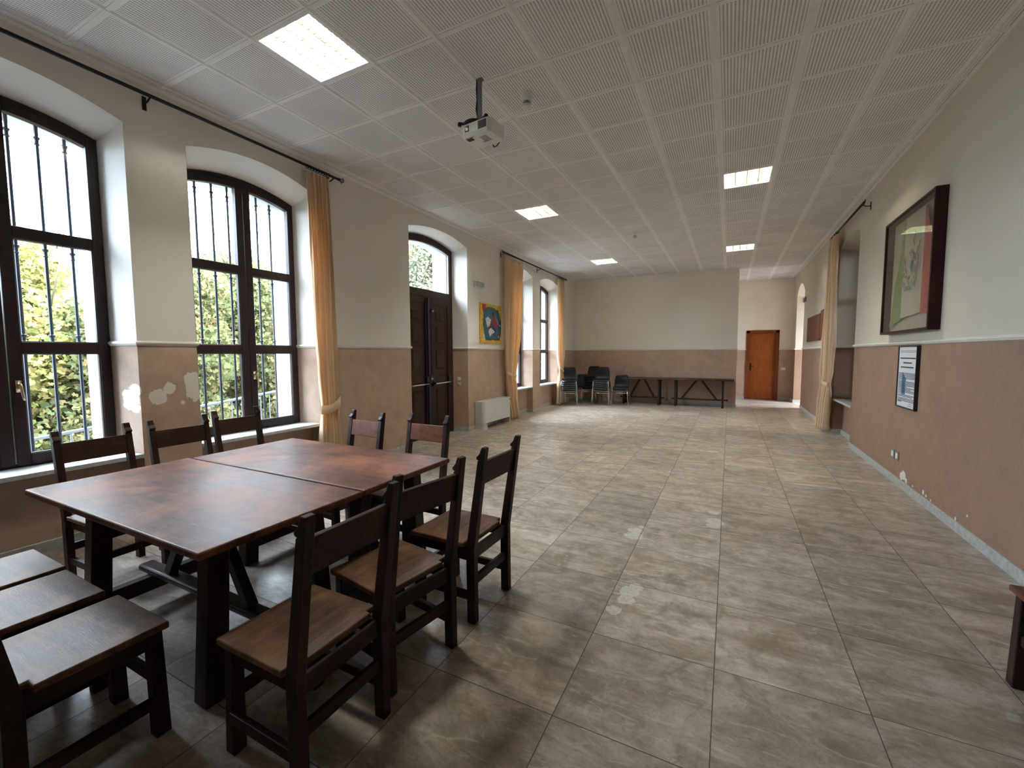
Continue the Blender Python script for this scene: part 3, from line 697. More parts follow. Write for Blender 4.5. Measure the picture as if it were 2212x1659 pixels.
# ------------------------------------------------------------------ rustic chairs
CH = {}
def chair_parts(seatmat, backmat):
    root = thing('wooden_chair', '', 'chair')
    # seat plank
    s = MB(); s.prism([(-.165, -.175), (.165, -.175), (.165, -.15), (.212, -.15), (.212, .225), (-.212, .225), (-.212, -.15), (-.165, -.15)], 'z', .425, .453)
    s.build('seat', seatmat, root, bevel=.007, seg=3)
    # back posts: straight leg below, raked above, carved finial on top
    rear = [(-.225, 0), (-.222, .42), (-.300, 1.0)]
    front = [(-.276, 1.003), (-.268, .985), (-.262, .968), (-.250, .955), (-.240, .945), (-.243, .934), (-.254, .930), (-.249, .925), (-.168, .42), (-.172, 0)]
    for sx in (-1, 1):
        p = MB(); x0, x1 = sorted((sx*.172, sx*.212)); p.prism(rear+front, 'x', x0, x1)
        p.build('back_post', M['darkwood'], root, bevel=.005)
    r = MB(); r.beam((0, -.2635, .918), (0, -.2415, .785), .348, .022, upv=(0, 1, .15))
    r.build('back_rail', backmat, root, bevel=.004)
    for sx in (-1, 1):
        l = MB(); l.beam((sx*.170, .185, .425), (sx*.176, .190, 0), .046, .046, upv=(0, 1, 0), w1=.052, h1=.052)
        l.build('front_leg', M['darkwood'], root, bevel=.005)
    a = MB(); a.box(-.150, .150, .170, .195, .365, .425); a.box(-.172, .172, -.205, -.185, .355, .425)
    for sx in (-1, 1): x0, x1 = sorted((sx*.165, sx*.187)); a.box(x0, x1, -.18, .17, .36, .425)
    a.build('apron', M['darkwood'], root, bevel=.003, seg=1)
    for sx in (-1, 1):
        x0, x1 = sorted((sx*.178, sx*.204)); MB().box(x0, x1, -.18, .18, .125, .170).build('stretcher', M['darkwood'], root, bevel=.004)
    MB().box(-.172, .172, -.207, -.183, .205, .255).build('stretcher', M['darkwood'], root, bevel=.004)
    MB().box(-.150, .150, .175, .200, .205, .250).build('stretcher', M['darkwood'], root, bevel=.004)
    return root
GR = 'rustic wooden chairs round the tables'
c0 = chair_parts(M['seatwood'], M['backwood'])
c0['group'] = GR
def place(root, x, y, fx, fy, first=None, label=''):
    """x, y: where the middle of the back posts stands; (fx, fy) the way the chair faces"""
    ang = math.atan2(fy, fx) - PI/2; d = Vector((fx, fy)).normalized()*.198
    loc = (x+d.x, y+d.y, 0)
    if first: first.location = loc; first.rotation_euler = (0, 0, ang); first['label'] = label; return first
    return dup(root, loc, ang, label)
place(c0, -1.085, -2.21, -1, .0, c0, 'dark wooden chair nearest the camera, seen from behind, brown worn seat')
place(c0, -1.105, -1.73, -.979, .16, label='dark wooden chair turned slightly, second along the right side of the tables')
place(c0, -1.075, -1.13, -1, 0.02, label='dark wooden chair pulled out, farthest along the right side of the tables')
place(c0, -3.72, -1.955, 1, 0.04, label='dark wooden chair before the leftmost window, nearest the front of the room')
place(c0, -3.70, -1.44, 1, 0.02, label='dark wooden chair in front of the pier with peeling paint')
place(c0, -3.84, -0.905, 1, 0.02, label='dark wooden chair before the second window, standing near the wall')
c1 = chair_parts(M['warmseat'], M['warmseat']); c1['group'] = GR
place(c1, -2.672, -0.595, -.10, -1, c1, 'reddish brown chair with plain back rail at the far end, nearer the curtain')
place(c1, -2.05, -0.525, -.05, -1, label='reddish brown chair with scuffed back rail at the far end, before the dark door')
place(c0, -1.995, -2.865, 0.0, 1, label='dark chair with scratched seat, nearest of three at the front end')
place(c0, -2.51, -2.875, 0.01, 1, label='dark chair with shiny seat, middle of three at the front end')
place(c0, -2.975, -2.86, 0.0, 1, label='dark chair at the front end standing nearest the left wall')
place(c1, 1.745, -0.80, -1, 0, label='reddish wooden chair cut off by the right edge of the photo')

# ------------------------------------------------------------------ big tables
def big_table(x0, x1, y0, y1, lx0, lx1, label, top=.755, mats=('tabletop', 'darkwood'), grp='two heavy tables pushed together', thick=.034, legw=.085):
    cx, cy = (x0+x1)/2, (y0+y1)/2
    t = thing('trestle_table', label, 'table', (cx, cy, 0), 0, grp)
    hx, hy = (x1-x0)/2, (y1-y0)/2
    MB().box(-hx, hx, -hy, hy, top-thick, top).build('table_top', M[mats[0]], t, bevel=.009, seg=3)
    for lx in (lx0-cx, lx1-cx):
        for s in (-1, 1):
            MB().beam((lx, s*(hy-.17), top-thick), (lx, s*(hy-.125), 0), legw, legw*1.05, upv=(1, 0, 0), w1=legw*1.12, h1=legw*1.1).build('leg', M[mats[1]], t, bevel=.006)
        MB().box(lx-.032, lx+.032, -hy+.10, hy-.10, top-thick-.06, top-thick).build('cross_rail', M[mats[1]], t, bevel=.004)
        MB().box(lx-.028, lx+.028, -hy+.12, hy-.12, .10, .185).build('cross_rail', M[mats[1]], t, bevel=.004)
    MB().box(lx0-cx-.13, lx1-cx+.13, -.042, .042, .185, .225).build('long_stretcher', M['trestlewood'] if mats[1] == 'trestlewood' else M['darkwood'], t, bevel=.014, seg=3)
    mx = (lx0+lx1)/2-cx
    for s, lx in ((-1, lx0-cx), (1, lx1-cx)):
        MB().beam((mx+s*.07, 0, top-thick-.005), (lx-s*.16, 0, .222), .055, .05, upv=(0, 1, 0)).build('brace', M[mats[1]], t, bevel=.004)
    return t
big_table(-3.33, -1.60, -2.42, -1.602, -2.90, -1.81, 'near table of the two pushed together, with bluish window glare')
big_table(-3.30, -1.60, -1.590, -0.785, -2.90, -1.81, 'far table of the two pushed together, with reddish worn top', top=.757)
big_table(-2.75, -1.215, 9.45, 10.00, -2.62, -1.62, 'long dark trestle table against the far wall, beside the chair stacks', .785, ('trestletop', 'trestlewood'), 'trestle tables along the far wall', .045, .05)
big_table(-1.205, 0.29, 9.42, 10.00, -1.17, 0.03, 'long dark trestle table against the far wall, nearest the passage', .785, ('trestletop', 'trestlewood'), 'trestle tables along the far wall', .045, .05)

# ------------------------------------------------------------------ stacking chairs
def shell_mesh():
    b = MB(); prof = []   # (y, z) from seat front to back top
    pts = [(.235, .425), (.225, .442), (.18, .448), (.05, .436), (-.08, .430), (-.15, .445), (-.195, .50), (-.222, .58), (-.240, .68), (-.252, .76), (-.262, .80)]
    hw = [.185, .20, .21, .212, .212, .210, .205, .205, .198, .180, .150]
    n = 10; rings = []
    for (y, z), w in zip(pts, hw):
        row = []
        for k in range(n+1):
            s = -1+2*k/n; a = abs(s)
            dz = .018*a**4 if z < .46 else 0; dy = .030*a**3 if z > .46 else 0
            row.append((w*s, y+dy, z+dz))
        rings.append(row)
    vs = [v for r in rings for v in r]; m_ = n+1
    fs = [(i*m_+k, i*m_+k+1, (i+1)*m_+k+1, (i+1)*m_+k) for i in range(len(rings)-1) for k in range(n)]
    b.add(vs, fs); return b
def stacking_chair(label):
    t = thing('stacking_chair', label, 'chair', group='stacking chairs by the far wall')
    s = shell_mesh().build('shell', M['shell'], t, smooth=True)
    so = s.modifiers.new('thickness', 'SOLIDIFY'); so.thickness = .006; so.offset = -1
    for sx in (-1, 1):
        f = MB(); f.tube([(sx*.245, .235, 0), (sx*.222, .212, .25), (sx*.212, .20, .395), (sx*.208, .17, .415), (sx*.208, -.13, .415), (sx*.212, -.165, .395), (sx*.225, -.20, .25), (sx*.245, -.245, 0)], .011, 8)
        f.build('leg_frame', M['chrome'], t, smooth=True)
    f = MB(); f.tube([(-.208, .16, .412), (.208, .16, .412)], .010, 8); f.tube([(-.21, -.12, .412), (.21, -.12, .412)], .010, 8); f.tube([(-.214, .205, .36), (.214, .205, .36)], .009, 8)
    f.build('cross_tube', M['chrome'], t, smooth=True)
    return t
sc0 = None
ORD = ['lowest', 'second lowest', 'third from the floor', 'third from the top', 'second from the top', 'topmost']
def stack(x, y, ang, n, where, labels):
    global sc0
    for k in range(n):
        loc = (x + .012*k*math.sin(ang)*0, y, .058*k)
        if sc0 is None:
            sc0 = stacking_chair(labels[k]); sc0.location = loc; sc0.rotation_euler = (0, 0, ang)
        else: dup(sc0, loc, ang, labels[k])
stack(-3.96, 8.50, PI+.30, 6, '', ['black stacking chair, %s of the front stack beside the curtain' % o for o in ORD])
stack(-3.70, 9.27, PI+.75, 2, '', ['black stacking chair, lower of the pair half hidden behind the curtain stack', 'black stacking chair, upper of the pair half hidden behind the curtain stack'])
stack(-3.13, 8.98, PI+.12, 6, '', ['black stacking chair, %s of the tall middle stack' % o for o in ORD])
stack(-3.62, 9.70, PI, 6, '', ['black stacking chair, %s of the shadowed stack by the far wall' % o for o in ORD])
stack(-2.63, 9.22, PI+.08, 2, '', ['black stacking chair, lower of the low pair beside the trestle table', 'black stacking chair, upper of the low pair beside the trestle table'])

# ------------------------------------------------------------------ curtains and rods
def curtain(name, label, x, L, R, pleats, amp, tie, tieto, zt=3.60, zb=.03, sg=1, xoff=0.0, skew=0.0):
    """L, R: lists of (z, y) for the two edges; tie = z of the tieback"""
    def ip(tab, z):
        tab = sorted(tab)
        if z <= tab[0][0]: return tab[0][1]
        for (a, ya), (b_, yb_) in zip(tab, tab[1:]):
            if z <= b_:
                t_ = (z-a)/(b_-a); t_ = t_*t_*(3-2*t_); return ya+(yb_-ya)*t_
        return tab[-1][1]
    t = thing(name, label, 'curtain', (x, (L[0][1]+R[0][1])/2, 0), 0, 'golden orange curtains tied back')
    cy0 = (L[0][1]+R[0][1])/2
    NZ, NS = 60, pleats*12; b = MB(); vs = []
    rnd = random.Random(int(abs(x*100))+pleats+int(abs(cy0)*10)); ph = [rnd.uniform(-.6, .6) for _ in range(8)]
    for i in range(NZ+1):
        z = zb+(zt-zb)*i/NZ
        a, b_ = ip(L, z), ip(R, z)
        pin = math.exp(-((z-tie)/.16)**2); A = amp*(1-.45*pin)*(0.75+.35*(1-z/zt))
        if z > zt-.12: A *= .75
        for k in range(NS+1):
            s = k/NS; wob = .045*math.sin(3.1*s+ph[0]+1.3*z)+.03*math.sin(9*s+ph[1]-2.1*z)*(1-abs(2*z/zt-1))
            phs = 2*PI*pleats*(s+wob*.35)
            w = (abs(math.sin(phs*.5))**.7*2-1)*.75 + .22*math.sin(1.7*phs+ph[2]+.8*z) + .25*math.sin(.37*phs+ph[3]+z)
            y = a+(b_-a)*s + .010*math.sin(phs*1.0+1.1)
            vs.append((sg*(A*w+.012*pin+xoff)+skew*(s-.5)*(1-z/zt), y-cy0, z+(0.008*math.sin(7*s) if i == 0 else 0)))
    m_ = NS+1
    b.add(vs, [(i*m_+k, i*m_+k+1, (i+1)*m_+k+1, (i+1)*m_+k) for i in range(NZ) for k in range(NS)])
    o = b.build('cloth', M['curtain'], t, smooth=True, fix=False)
    so = o.modifiers.new('thickness', 'SOLIDIFY'); so.thickness = .003
    # tieback band: a curved strip round the front, ending at the wall hook
    a, b_ = ip(L, tie)-cy0, ip(R, tie)-cy0; tb = MB(); n = 22; A_ = []; B_ = []
    h0, h1, hk = tieto
    for k in range(n+1):
        s = k/n; y = a-.012+(b_-a+.024)*s; sw = s if hk > 0 else 1-s
        xx = sg*(amp*.85+.018)*math.sin(PI*min(1, max(0, .12+.80*s)))**.5
        up_ = .10*max(0, sw-.35)**1.3*1.6
        A_.append((xx, y, tie+h0+up_)); B_.append((xx*1.0, y, tie-h1+up_*.85))
    tb.strip(A_, B_)
    to = tb.build('tieback', M['curtain'], t, smooth=True, fix=False)
    s2 = to.modifiers.new('thickness', 'SOLIDIFY'); s2.thickness = .006
    return t
curtain('curtain', 'golden curtain beside the second window, tied back low behind the table', -4.205, [(0,.20),(.45,.205),(.84,.232),(1.3,.20),(1.9,.178),(3.6,.165)], [(0,.56),(.45,.525),(.84,.50),(1.3,.503),(1.9,.503),(3.6,.488)], 6, .055, .84, (.05, .055, 1))
curtain('curtain', 'broad orange curtain hanging right of the bright painting', -4.205, [(0,5.23),(.6,5.10),(1.0,5.02),(1.9,5.0),(3.6,5.02)], [(0,5.66),(.6,5.56),(1.0,5.49),(1.35,5.56),(1.95,5.71),(2.8,5.84),(3.6,5.92)], 8, .060, 1.0, (.03, .035, -1))
curtain('curtain', 'narrow orange curtain in the far left corner behind the stacked chairs', -4.205, [(0,8.20),(.5,8.22),(1.0,8.30),(1.6,8.17),(3.6,8.23)], [(0,8.88),(.5,8.80),(1.0,8.62),(1.6,8.75),(3.6,8.73)], 7, .055, 1.0, (.03, .035, -1))
curtain('curtain', 'golden curtain on the right wall, tied in the middle beside the niche', 1.79, [(0,6.42),(.45,6.30),(.90,6.17),(1.4,6.08),(2.2,6.06),(3.57,6.14)], [(0,6.88),(.45,6.82),(.90,6.72),(1.4,6.72),(2.2,6.70),(3.57,6.66)], 6, .062, .92, (.045, .045, 1), zt=3.57, zb=.045, sg=-1, skew=-.06)

def rod(label, x, xw, y0, y1, z, brackets, rings, fin=(True, True)):
    t = thing('curtain_rod', label, 'curtain rod', (x, 0, z), 0, 'black iron curtain rods')
    MB().tube([(0, y0, 0), (0, y1, 0)], .015, 10).build('rod', M['blackiron'], t, smooth=True)
    for y in brackets:
        b = MB(); s = xw-x; b.tube([(0, y, -.012), (s*.5, y, -.035), (s*.98, y, -.035)], .007, 8); sg = 1 if s > 0 else -1
        b.box(*sorted((s-sg*.008, s)), y-.014, y+.014, -.09, .02); b.build('bracket', M['blackiron'], t)
    for (a, b_, n) in rings:
        for k in range(n):
            y = a+(b_-a)*k/max(1, n-1); r = MB()
            r.tube([(.024*math.cos(q), y+.002*math.sin(2*q), -.010+.024*math.sin(q)) for q in [2*PI*i/14 for i in range(15)]], .0032, 6)
            r.build('ring', M['blackiron'], t, smooth=True)
    for on, y, d in ((fin[0], y0, -1), (fin[1], y1, 1)):
        if not on: continue
        f = MB(); f.tube([(0, y, 0), (0, y+d*.02, 0)], .017, 10)
        for q0, q1 in ((.3, 4.6), (PI+.3, PI+4.4)):
            pts = []
            for i in range(16):
                q = q0+(q1-q0)*i/15; rr = .008+.026*i/15
                pts.append((0, y+d*(.055+rr*math.cos(q)), rr*math.sin(q)))
            f.tube(pts, .005, 6)
        f.build('finial', M['blackiron'], t, smooth=True)
    return t
rod('long black curtain rod above the two near windows', -4.205, XL, -3.4, .62, 3.655, (-1.31, .55), [(.18, .47, 9)], (False, True))
rod('black curtain rod above the two far windows', -4.205, XL, 4.96, 8.86, 3.665, (5.02, 6.98, 8.80), [(5.05, 5.90, 12), (8.26, 8.70, 7)])
rod('short black curtain rod on the right wall', 1.80, XR, 4.56, 6.78, 3.615, (4.62, 6.72), [(6.18, 6.62, 7)])

# ------------------------------------------------------------------ things on the walls
def fan_coil():
    t = thing('fan_coil_heater', 'cream low heater cabinet standing at the wall under the bright painting', 'heater', (-4.30, 4.48, 0))
    b = MB(); x1, y0, y1, z0, z1 = .215, -.585, .575, .125, .56; r = .07
    poly = [(0, y0)] + [(x1-r+r*math.sin(a), y0+r-r*math.cos(a)) for a in [PI/2*i/8 for i in range(9)]] + [(x1-r+r*math.cos(a), y1-r+r*math.sin(a)) for a in [PI/2*i/8 for i in range(9)]] + [(0, y1)]
    b.prism(poly, 'z', z0, z1); b.build('cabinet', M['radiator'], t, bevel=.006)
    b = MB(); poly = [(.0, y0+.01)] + [(x1-.02-r+r*math.sin(a), y0+.01+r-r*math.cos(a)) for a in [PI/2*i/6 for i in range(7)]] + [(x1-.02, y0+.16), (0, y0+.16)]
    b.prism(poly, 'z', 0, z0); b.build('foot', M['radiator'], t)
    MB().box(0, x1-.02, y1-.03, y1-.005, 0, z0).build('foot', M['radiator'], t)
    g = MB()
    for k in range(14): g.box(.045+.009*k, .049+.009*k, y0+.12, y1-.12, z1, z1+.005)
    g.build('air_grille', M['radiator'], t)
    MB().box(x1-.002, x1+.002, y1-.075, y1-.02, z1-.055, z1-.04).build('badge', M['black'], t)
    MB().box(.01, .12, y0+.2, y1-.08, .085, .12).build('air_intake', M['black'], t)  # black strip standing in for the shadow gap under the cabinet
fan_coil()

def emergency(x, y, z, sg, label):
    t = thing('emergency_light', label, 'emergency light', (x, y, z), 0, 'wall emergency lights')
    L_ = .155; prof = [(-L_, -.055), (-L_, .055), (L_, .055), (L_, -.055)]
    MB().box(*sorted((0, sg*.035)), -L_, L_, -.06, .06).build('lamp_base', M['greyplastic'] if sg < 0 else M['whiteplastic'], t, bevel=.012, seg=3)
    b = MB(); b.box(*sorted((sg*.035, sg*.075)), -L_+.012, L_-.012, -.05, .05); b.build('diffuser', M['cover'], t, bevel=.02, seg=3)
    MB().tube([(sg*.045, -L_+.04, .0), (sg*.045, L_-.04, 0)], .008, 8).build('tube', M['whiteplastic'], t)
M['cover'] = make_glass('clear ribbed plastic', (0.86, 0.87, 0.86, 1))
emergency(XL, 4.06, 2.86, 1, 'white emergency light on the left wall above the bright painting')
emergency(XR, 10.33, 2.88, -1, 'emergency light on the right wall beside the arched passage')

# abstract painting (left wall)
def painting():
    y0, y1, z0, z1 = 4.10, 4.98, 1.715, 2.52
    t = thing('abstract_painting', 'small abstract painting with yellow edges, blue centre and red shape', 'painting', (XL+.003, (y0+y1)/2, (z0+z1)/2))
    hy, hz = (y1-y0)/2, (z1-z0)/2
    cols = {'yellow': (0.62,0.36,0.03,1), 'blue': (0.02,0.12,0.22,1), 'green': (0.02,0.09,0.06,1), 'white': (0.62,0.60,0.60,1), 'red': (0.33,0.015,0.04,1), 'dark': (0.012,0.012,0.018,1), 'brown': (0.17,0.035,0.02,1), 'lilac': (0.20,0.20,0.34,1)}
    mats = {k: simple('paint '+k, v, 0.4, var=.35, scale=30) for k, v in cols.items()}
    MB().box(0, .022, -hy, hy, -hz, hz).build('canvas', mats['yellow'], t)
    rn = random.Random(3)
    def patch(name, poly, mat, lift, rough=.0):
        pts = []
        for i in range(len(poly)):
            a, b_ = Vector(poly[i]), Vector(poly[(i+1) % len(poly)]); n = 5 if rough else 1
            for k in range(n):
                p = a+(b_-a)*k/n; pts.append((p.x+rn.uniform(-rough, rough), p.y+rn.uniform(-rough, rough)))
        MB().prism([(u*hy, v*hz) for u, v in pts], 'x', .0215, .022+lift).build(name, mat, t)
    patch('paint_patch', [(-.72,.66),(-.30,.86),(.25,.84),(.72,.72),(.86,.42),(.97,.10),(.96,-.45),(.82,-.82),(.2,-.84),(-.50,-.84),(-.66,-.40),(-.76,.0),(-.70,.35)], mats['green'], .001, .02)
    patch('paint_patch', [(-.62,.55),(-.28,.74),(.20,.62),(.55,.45),(.80,.10),(.80,-.40),(.68,-.70),(.1,-.74),(-.42,-.74),(-.55,-.35),(-.62,.0)], mats['blue'], .0018, .015)
    patch('red_corner', [(-.80,.98),(-.48,.95),(-.52,.70),(-.66,.55),(-.80,.70)], mats['red'], .0022, .01)
    patch('white_card', [(-.52,.22),(-.30,.36),(.02,.22),(-.08,-.06),(-.36,-.20),(-.44,.0)], mats['white'], .003, .01)
    patch('white_card', [(-.22,-.30),(.02,-.20),(.36,-.40),(.10,-.50),(-.12,-.66),(-.24,-.44)], mats['white'], .003, .008)
    patch('red_figure', [(.12,.40),(.28,.50),(.44,.30),(.60,.10),(.62,-.08),(.50,-.22),(.30,-.12),(.12,.0)], mats['red'], .0034, .012)
    patch('blue_peak', [(.08,.58),(.22,.66),(.36,.44),(.16,.36)], mats['dark'], .004, .01)
    patch('lilac_edge', [(.40,.42),(.58,.30),(.74,.0),(.62,-.06),(.50,.16)], mats['lilac'], .0036, .01)
    patch('dark_stroke', [(-.04,.12),(.04,.06),(.02,-.16),(-.12,-.22)], mats['dark'], .0042, .006)
    patch('dark_stroke', [(.06,-.16),(.14,-.10),(.46,-.34),(.40,-.42)], mats['dark'], .0042, .004)
    patch('dark_edge', [(.80,.22),(.97,.22),(.97,-.30),(.88,-.10)], mats['dark'], .0030, .01)
    patch('brown_stroke', [(-.42,-.14),(-.14,-.12),(-.10,-.30),(-.40,-.28)], mats['brown'], .0026, .012)
    patch('brown_stroke', [(.14,-.52),(.42,-.44),(.38,-.60),(.20,-.66)], mats['brown'], .0026, .012)
    patch('white_dot', [(.80,-.02),(.88,.0),(.92,-.06),(.86,-.10),(.80,-.08)], mats['white'], .004)
    patch('white_dot', [(.80,.72),(.88,.76),(.90,.64),(.83,.60)], mats['white'], .004)
    patch('white_stroke', [(-.76,-.48),(-.64,-.60),(-.56,-.82),(-.68,-.88),(-.74,-.66)], mats['white'], .003, .01)
    patch('white_stroke', [(.70,-.60),(.78,-.56),(.74,-.70),(.66,-.72)], mats['white'], .003, .005)
painting()

# deep framed flag (right wall); the flag hangs in folds behind glass
def flag_frame():
    y0, y1, z0, z1, d = 2.085, 3.50, 1.712, 3.020, .095
    t = thing('framed_flag', 'deep dark wooden frame holding a green, white and red flag', 'framed flag', (XR, (y0+y1)/2, (z0+z1)/2))
    hy, hz = (y1-y0)/2, (z1-z0)/2; w = .026
    f = MB()
    f.box(-d, 0, -hy, -hy+w, -hz, hz); f.box(-d, 0, hy-w, hy, -hz, hz); f.box(-d, 0, -hy+w, hy-w, -hz, -hz+w); f.box(-d, 0, -hy+w, hy-w, hz-w, hz)
    f.build('frame', M['picframe'], t, bevel=.003, seg=1)
    MB().box(-.008, 0, -hy+w, hy-w, -hz+w, hz-w).build('backing', M['board'], t)
    def cloth(name, yl, yr, mat, z0l, z0r):
        """yl, yr: edges as functions of height share v; z0l, z0r: hem height at both edges"""
        b = MB(); NU, NV = 8, 26; vs = []
        for j in range(NV+1):
            v = j/NV
            for i in range(NU+1):
                u = i/NU; lo = z0l+(z0r-z0l)*u; yy = yl(v)+(yr(v)-yl(v))*u
                z = lo+(.59-lo)*v
                vs.append((-.034-.007*math.sin(14*yy+1.5*v)-.004*math.cos(30*yy-3*v), yy, z))
        m_ = NU+1; b.add(vs, [(j*m_+i, j*m_+i+1, (j+1)*m_+i+1, (j+1)*m_+i) for j in range(NV) for i in range(NU)])
        return b.build(name, mat, t, smooth=True, fix=False)
    cloth('green_stripe', lambda v: .585-.325*v, lambda v: .25, M['flag_green'], -.56, -.50)
    cloth('white_stripe', lambda v: .25, lambda v: -.31, M['flag_white'], -.49, -.462)
    cloth('red_stripe', lambda v: -.31, lambda v: -.545+.04*v+.15*max(0, v-.6)/.4, M['flag_red'], -.465, -.50)
    def leafm(y, z, L, w_, ang, mat, nm='embroidery'):
        c, s_ = math.cos(ang), math.sin(ang); pts = []
        for k in range(10):
            a = 2*PI*k/10; px, pz = L*math.cos(a), w_*math.sin(a)*(1+.3*math.cos(a)); pts.append((y+px*c-pz*s_, z+px*s_+pz*c))
        MB().prism(pts, 'x', -.0485, -.047).build(nm, mat, t)
    for (y, z, L, w_, a) in [(.16,.12,.055,.016,1.3),(.20,.06,.05,.013,1.5),(.12,.02,.05,.014,.9),(.18,-.03,.045,.014,2.2),(.10,-.05,.05,.014,.2),(.03,-.07,.04,.013,2.6),(-.19,.18,.05,.016,1.9),(-.22,.10,.045,.015,1.6),(-.20,.02,.05,.018,2.2),(-.16,-.03,.045,.016,1.3),(-.08,.29,.045,.012,1.2),(-.10,.36,.04,.012,1.6),(-.24,.24,.04,.012,2.0)]:
        leafm(y, z, L, w_, a, M['embroid_g'])
    for (y, z, L, w_, a) in [(-.06,.14,.045,.03,1.2),(-.02,.06,.05,.03,1.5),(-.09,.02,.04,.022,1.2),(.0,.18,.035,.022,.6),(.17,-.12,.04,.022,1.2),(.10,-.175,.06,.020,-.2),(0,-.18,.06,.020,.2),(-.09,-.14,.055,.018,.9),(-.13,-.09,.035,.014,1.3)]:
        leafm(y, z, L, w_, a, M['embroid_b'])
    for (y, z) in [(-.03,.20),(.03,-.12),(-.12,.10),(-.05,-.01)]: leafm(y, z, .03, .012, .8, M['embroid_r'])
    g = MB(); g.add([(-d+.012,-hy+w,-hz+w),(-d+.012,hy-w,-hz+w),(-d+.012,hy-w,hz-w),(-d+.012,-hy+w,hz-w)], [(0,1,2,3)]); g.build('glass', M['picglass'], t, fix=False)
flag_frame()

def notice():
    y0, y1, z0, z1 = 2.50, 3.045, .893, 1.570
    t = thing('framed_notice', 'black framed printed notice with a blue mark, low on the right wall', 'framed notice', (XR, (y0+y1)/2, (z0+z1)/2))
    hy, hz = (y1-y0)/2, (z1-z0)/2; w, d = .012, .032
    f = MB()
    f.box(-d, 0, -hy, -hy+w, -hz, hz); f.box(-d, 0, hy-w, hy, -hz, hz); f.box(-d, 0, -hy+w, hy-w, -hz, -hz+w); f.box(-d, 0, -hy+w, hy-w, hz-w, hz)
    f.build('frame', M['black'], t)
    MB().box(-.022, 0, -hy+w, hy-w, -hz+w, hz-w).build('sheet', M['paper'], t)
    rn = random.Random(11); 
    def line(z, ya, yb_, h=.007, heavy=1.0):
        tx = MB()
        # words as short strokes; the lines run from +y (left) to -y (right)
        y = ya
        while y > yb_+.01:
            L_ = rn.uniform(.012, .038)*heavy; e_ = max(yb_, y-L_); tx.box(-.0235, -.022, e_, y, z-h/2, z+h/2); y = e_-.006
        tx.build('text_line', M['ink'], t)
    line(hz-.135, hy-.05, -hy+.05, .014, .8); line(hz-.185, hy-.15, -hy+.15, .014, .8); line(hz-.233, hy-.08, -hy+.09, .014, .8)
    z = hz-.298; ends = [0,0,0,0,0,.30,None,0,0,0,0,.22,0,.10,0,0,.34,None,0,.06,None,0,0,0,.36]
    for e_ in ends:
        if e_ is None: z -= .006; continue
        line(z, hy-.035, -hy+.035+e_, .0065); z -= .0148 if False else .0142
    for z_, a, b_ in ((hz-.055, hy-.05, -hy+.05), (hz-.07, hy-.05, -hy+.04), (-hz+.07, hy-.03, hy-.15), (-hz+.055, -hy+.17, -hy+.10), (-hz+.035, -hy+.18, -hy+.09)): MB().box(-.0235, -.022, b_, a, z_-.004, z_+.004).build('faint_text_line', M['paleink'], t)
    MB().prism([(hy-.15, hz-.285), (hy-.27, hz-.375), (hy-.235, hz-.385), (hy-.245, hz-.53), (hy-.135, hz-.53), (hy-.14, hz-.33)], 'x', -.0228, -.0215).build('blue_mark', M['blueprint'], t)
notice()

def plate(x, y, z, axis, sg, label, dark=True, w=.06, h=.06, name='wall_socket', cat='socket', grp=None):
    t = thing(name, label, cat, (x, y, z), 0, grp)
    if axis == 'x':
        MB().box(*sorted((0, sg*.008)), -w, w, -h, h).build('plate', M['greyplastic'] if dark else M['whiteplastic'], t, bevel=.003)
        MB().box(*sorted((sg*.008, sg*.012)), -w*.6, w*.6, -h*.62, h*.62).build('insert', M['whiteplastic'], t, bevel=.002)
    else:
        MB().box(-w, w, *sorted((0, sg*.008)), -h, h).build('plate', M['greyplastic'] if dark else M['whiteplastic'], t, bevel=.003)
        MB().box(-w*.7, w*.7, *sorted((sg*.008, sg*.012)), -h*.6, h*.6).build('insert', M['whiteplastic'], t, bevel=.002)
    return t
plate(XR, 3.125, .325, 'x', -1, 'left of two dark framed sockets low on the right wall', grp='sockets low on the right wall', w=.052, h=.05)
plate(XR, 2.985, .325, 'x', -1, 'right of two dark framed sockets low on the right wall', grp='sockets low on the right wall', w=.052, h=.05)
plate(-4.487, 3.634, 1.020, 'y', -1, 'upper white switch in the door recess', False, .042, .030, 'wall_switch', 'switch', 'switches in the door recess')
plate(-4.487, 3.634, .925, 'y', -1, 'lower white switch in the door recess', False, .042, .030, 'wall_switch', 'switch', 'switches in the door recess')
plate(1.68, YA, .99, 'y', -1, 'white switch plate on the passage wall beside the orange door', False, .062, .04, 'wall_switch', 'switch')

def plank_panel():
    t = thing('wooden_plank_panel', 'red brown rough plank panel on the right wall, half behind the curtain', 'wall panel', (XR-.004, 8.55, 2.05))
    b = MB(); n = 22; y0, y1 = -.62, 1.06; top = []; bot = []
    for i in range(n+1):
        y = y0+(y1-y0)*i/n; s = .022*abs(math.sin(i*PI/3.2))
        top.append((y, .275+s)); bot.append((y, -.275-.018*abs(math.sin(i*PI/2.9+.5))))
    b.prism(bot+list(reversed(top)), 'x', -.03, 0); b.build('plank_board', M['plankwood'], t)
    b = MB(); b.prism([(-1.1, -.27), (-.66, -.26), (-.66, .33), (-1.1, .35)], 'x', -.03, 0); b.build('plank_board', M['plankwood'], t)
plank_panel()

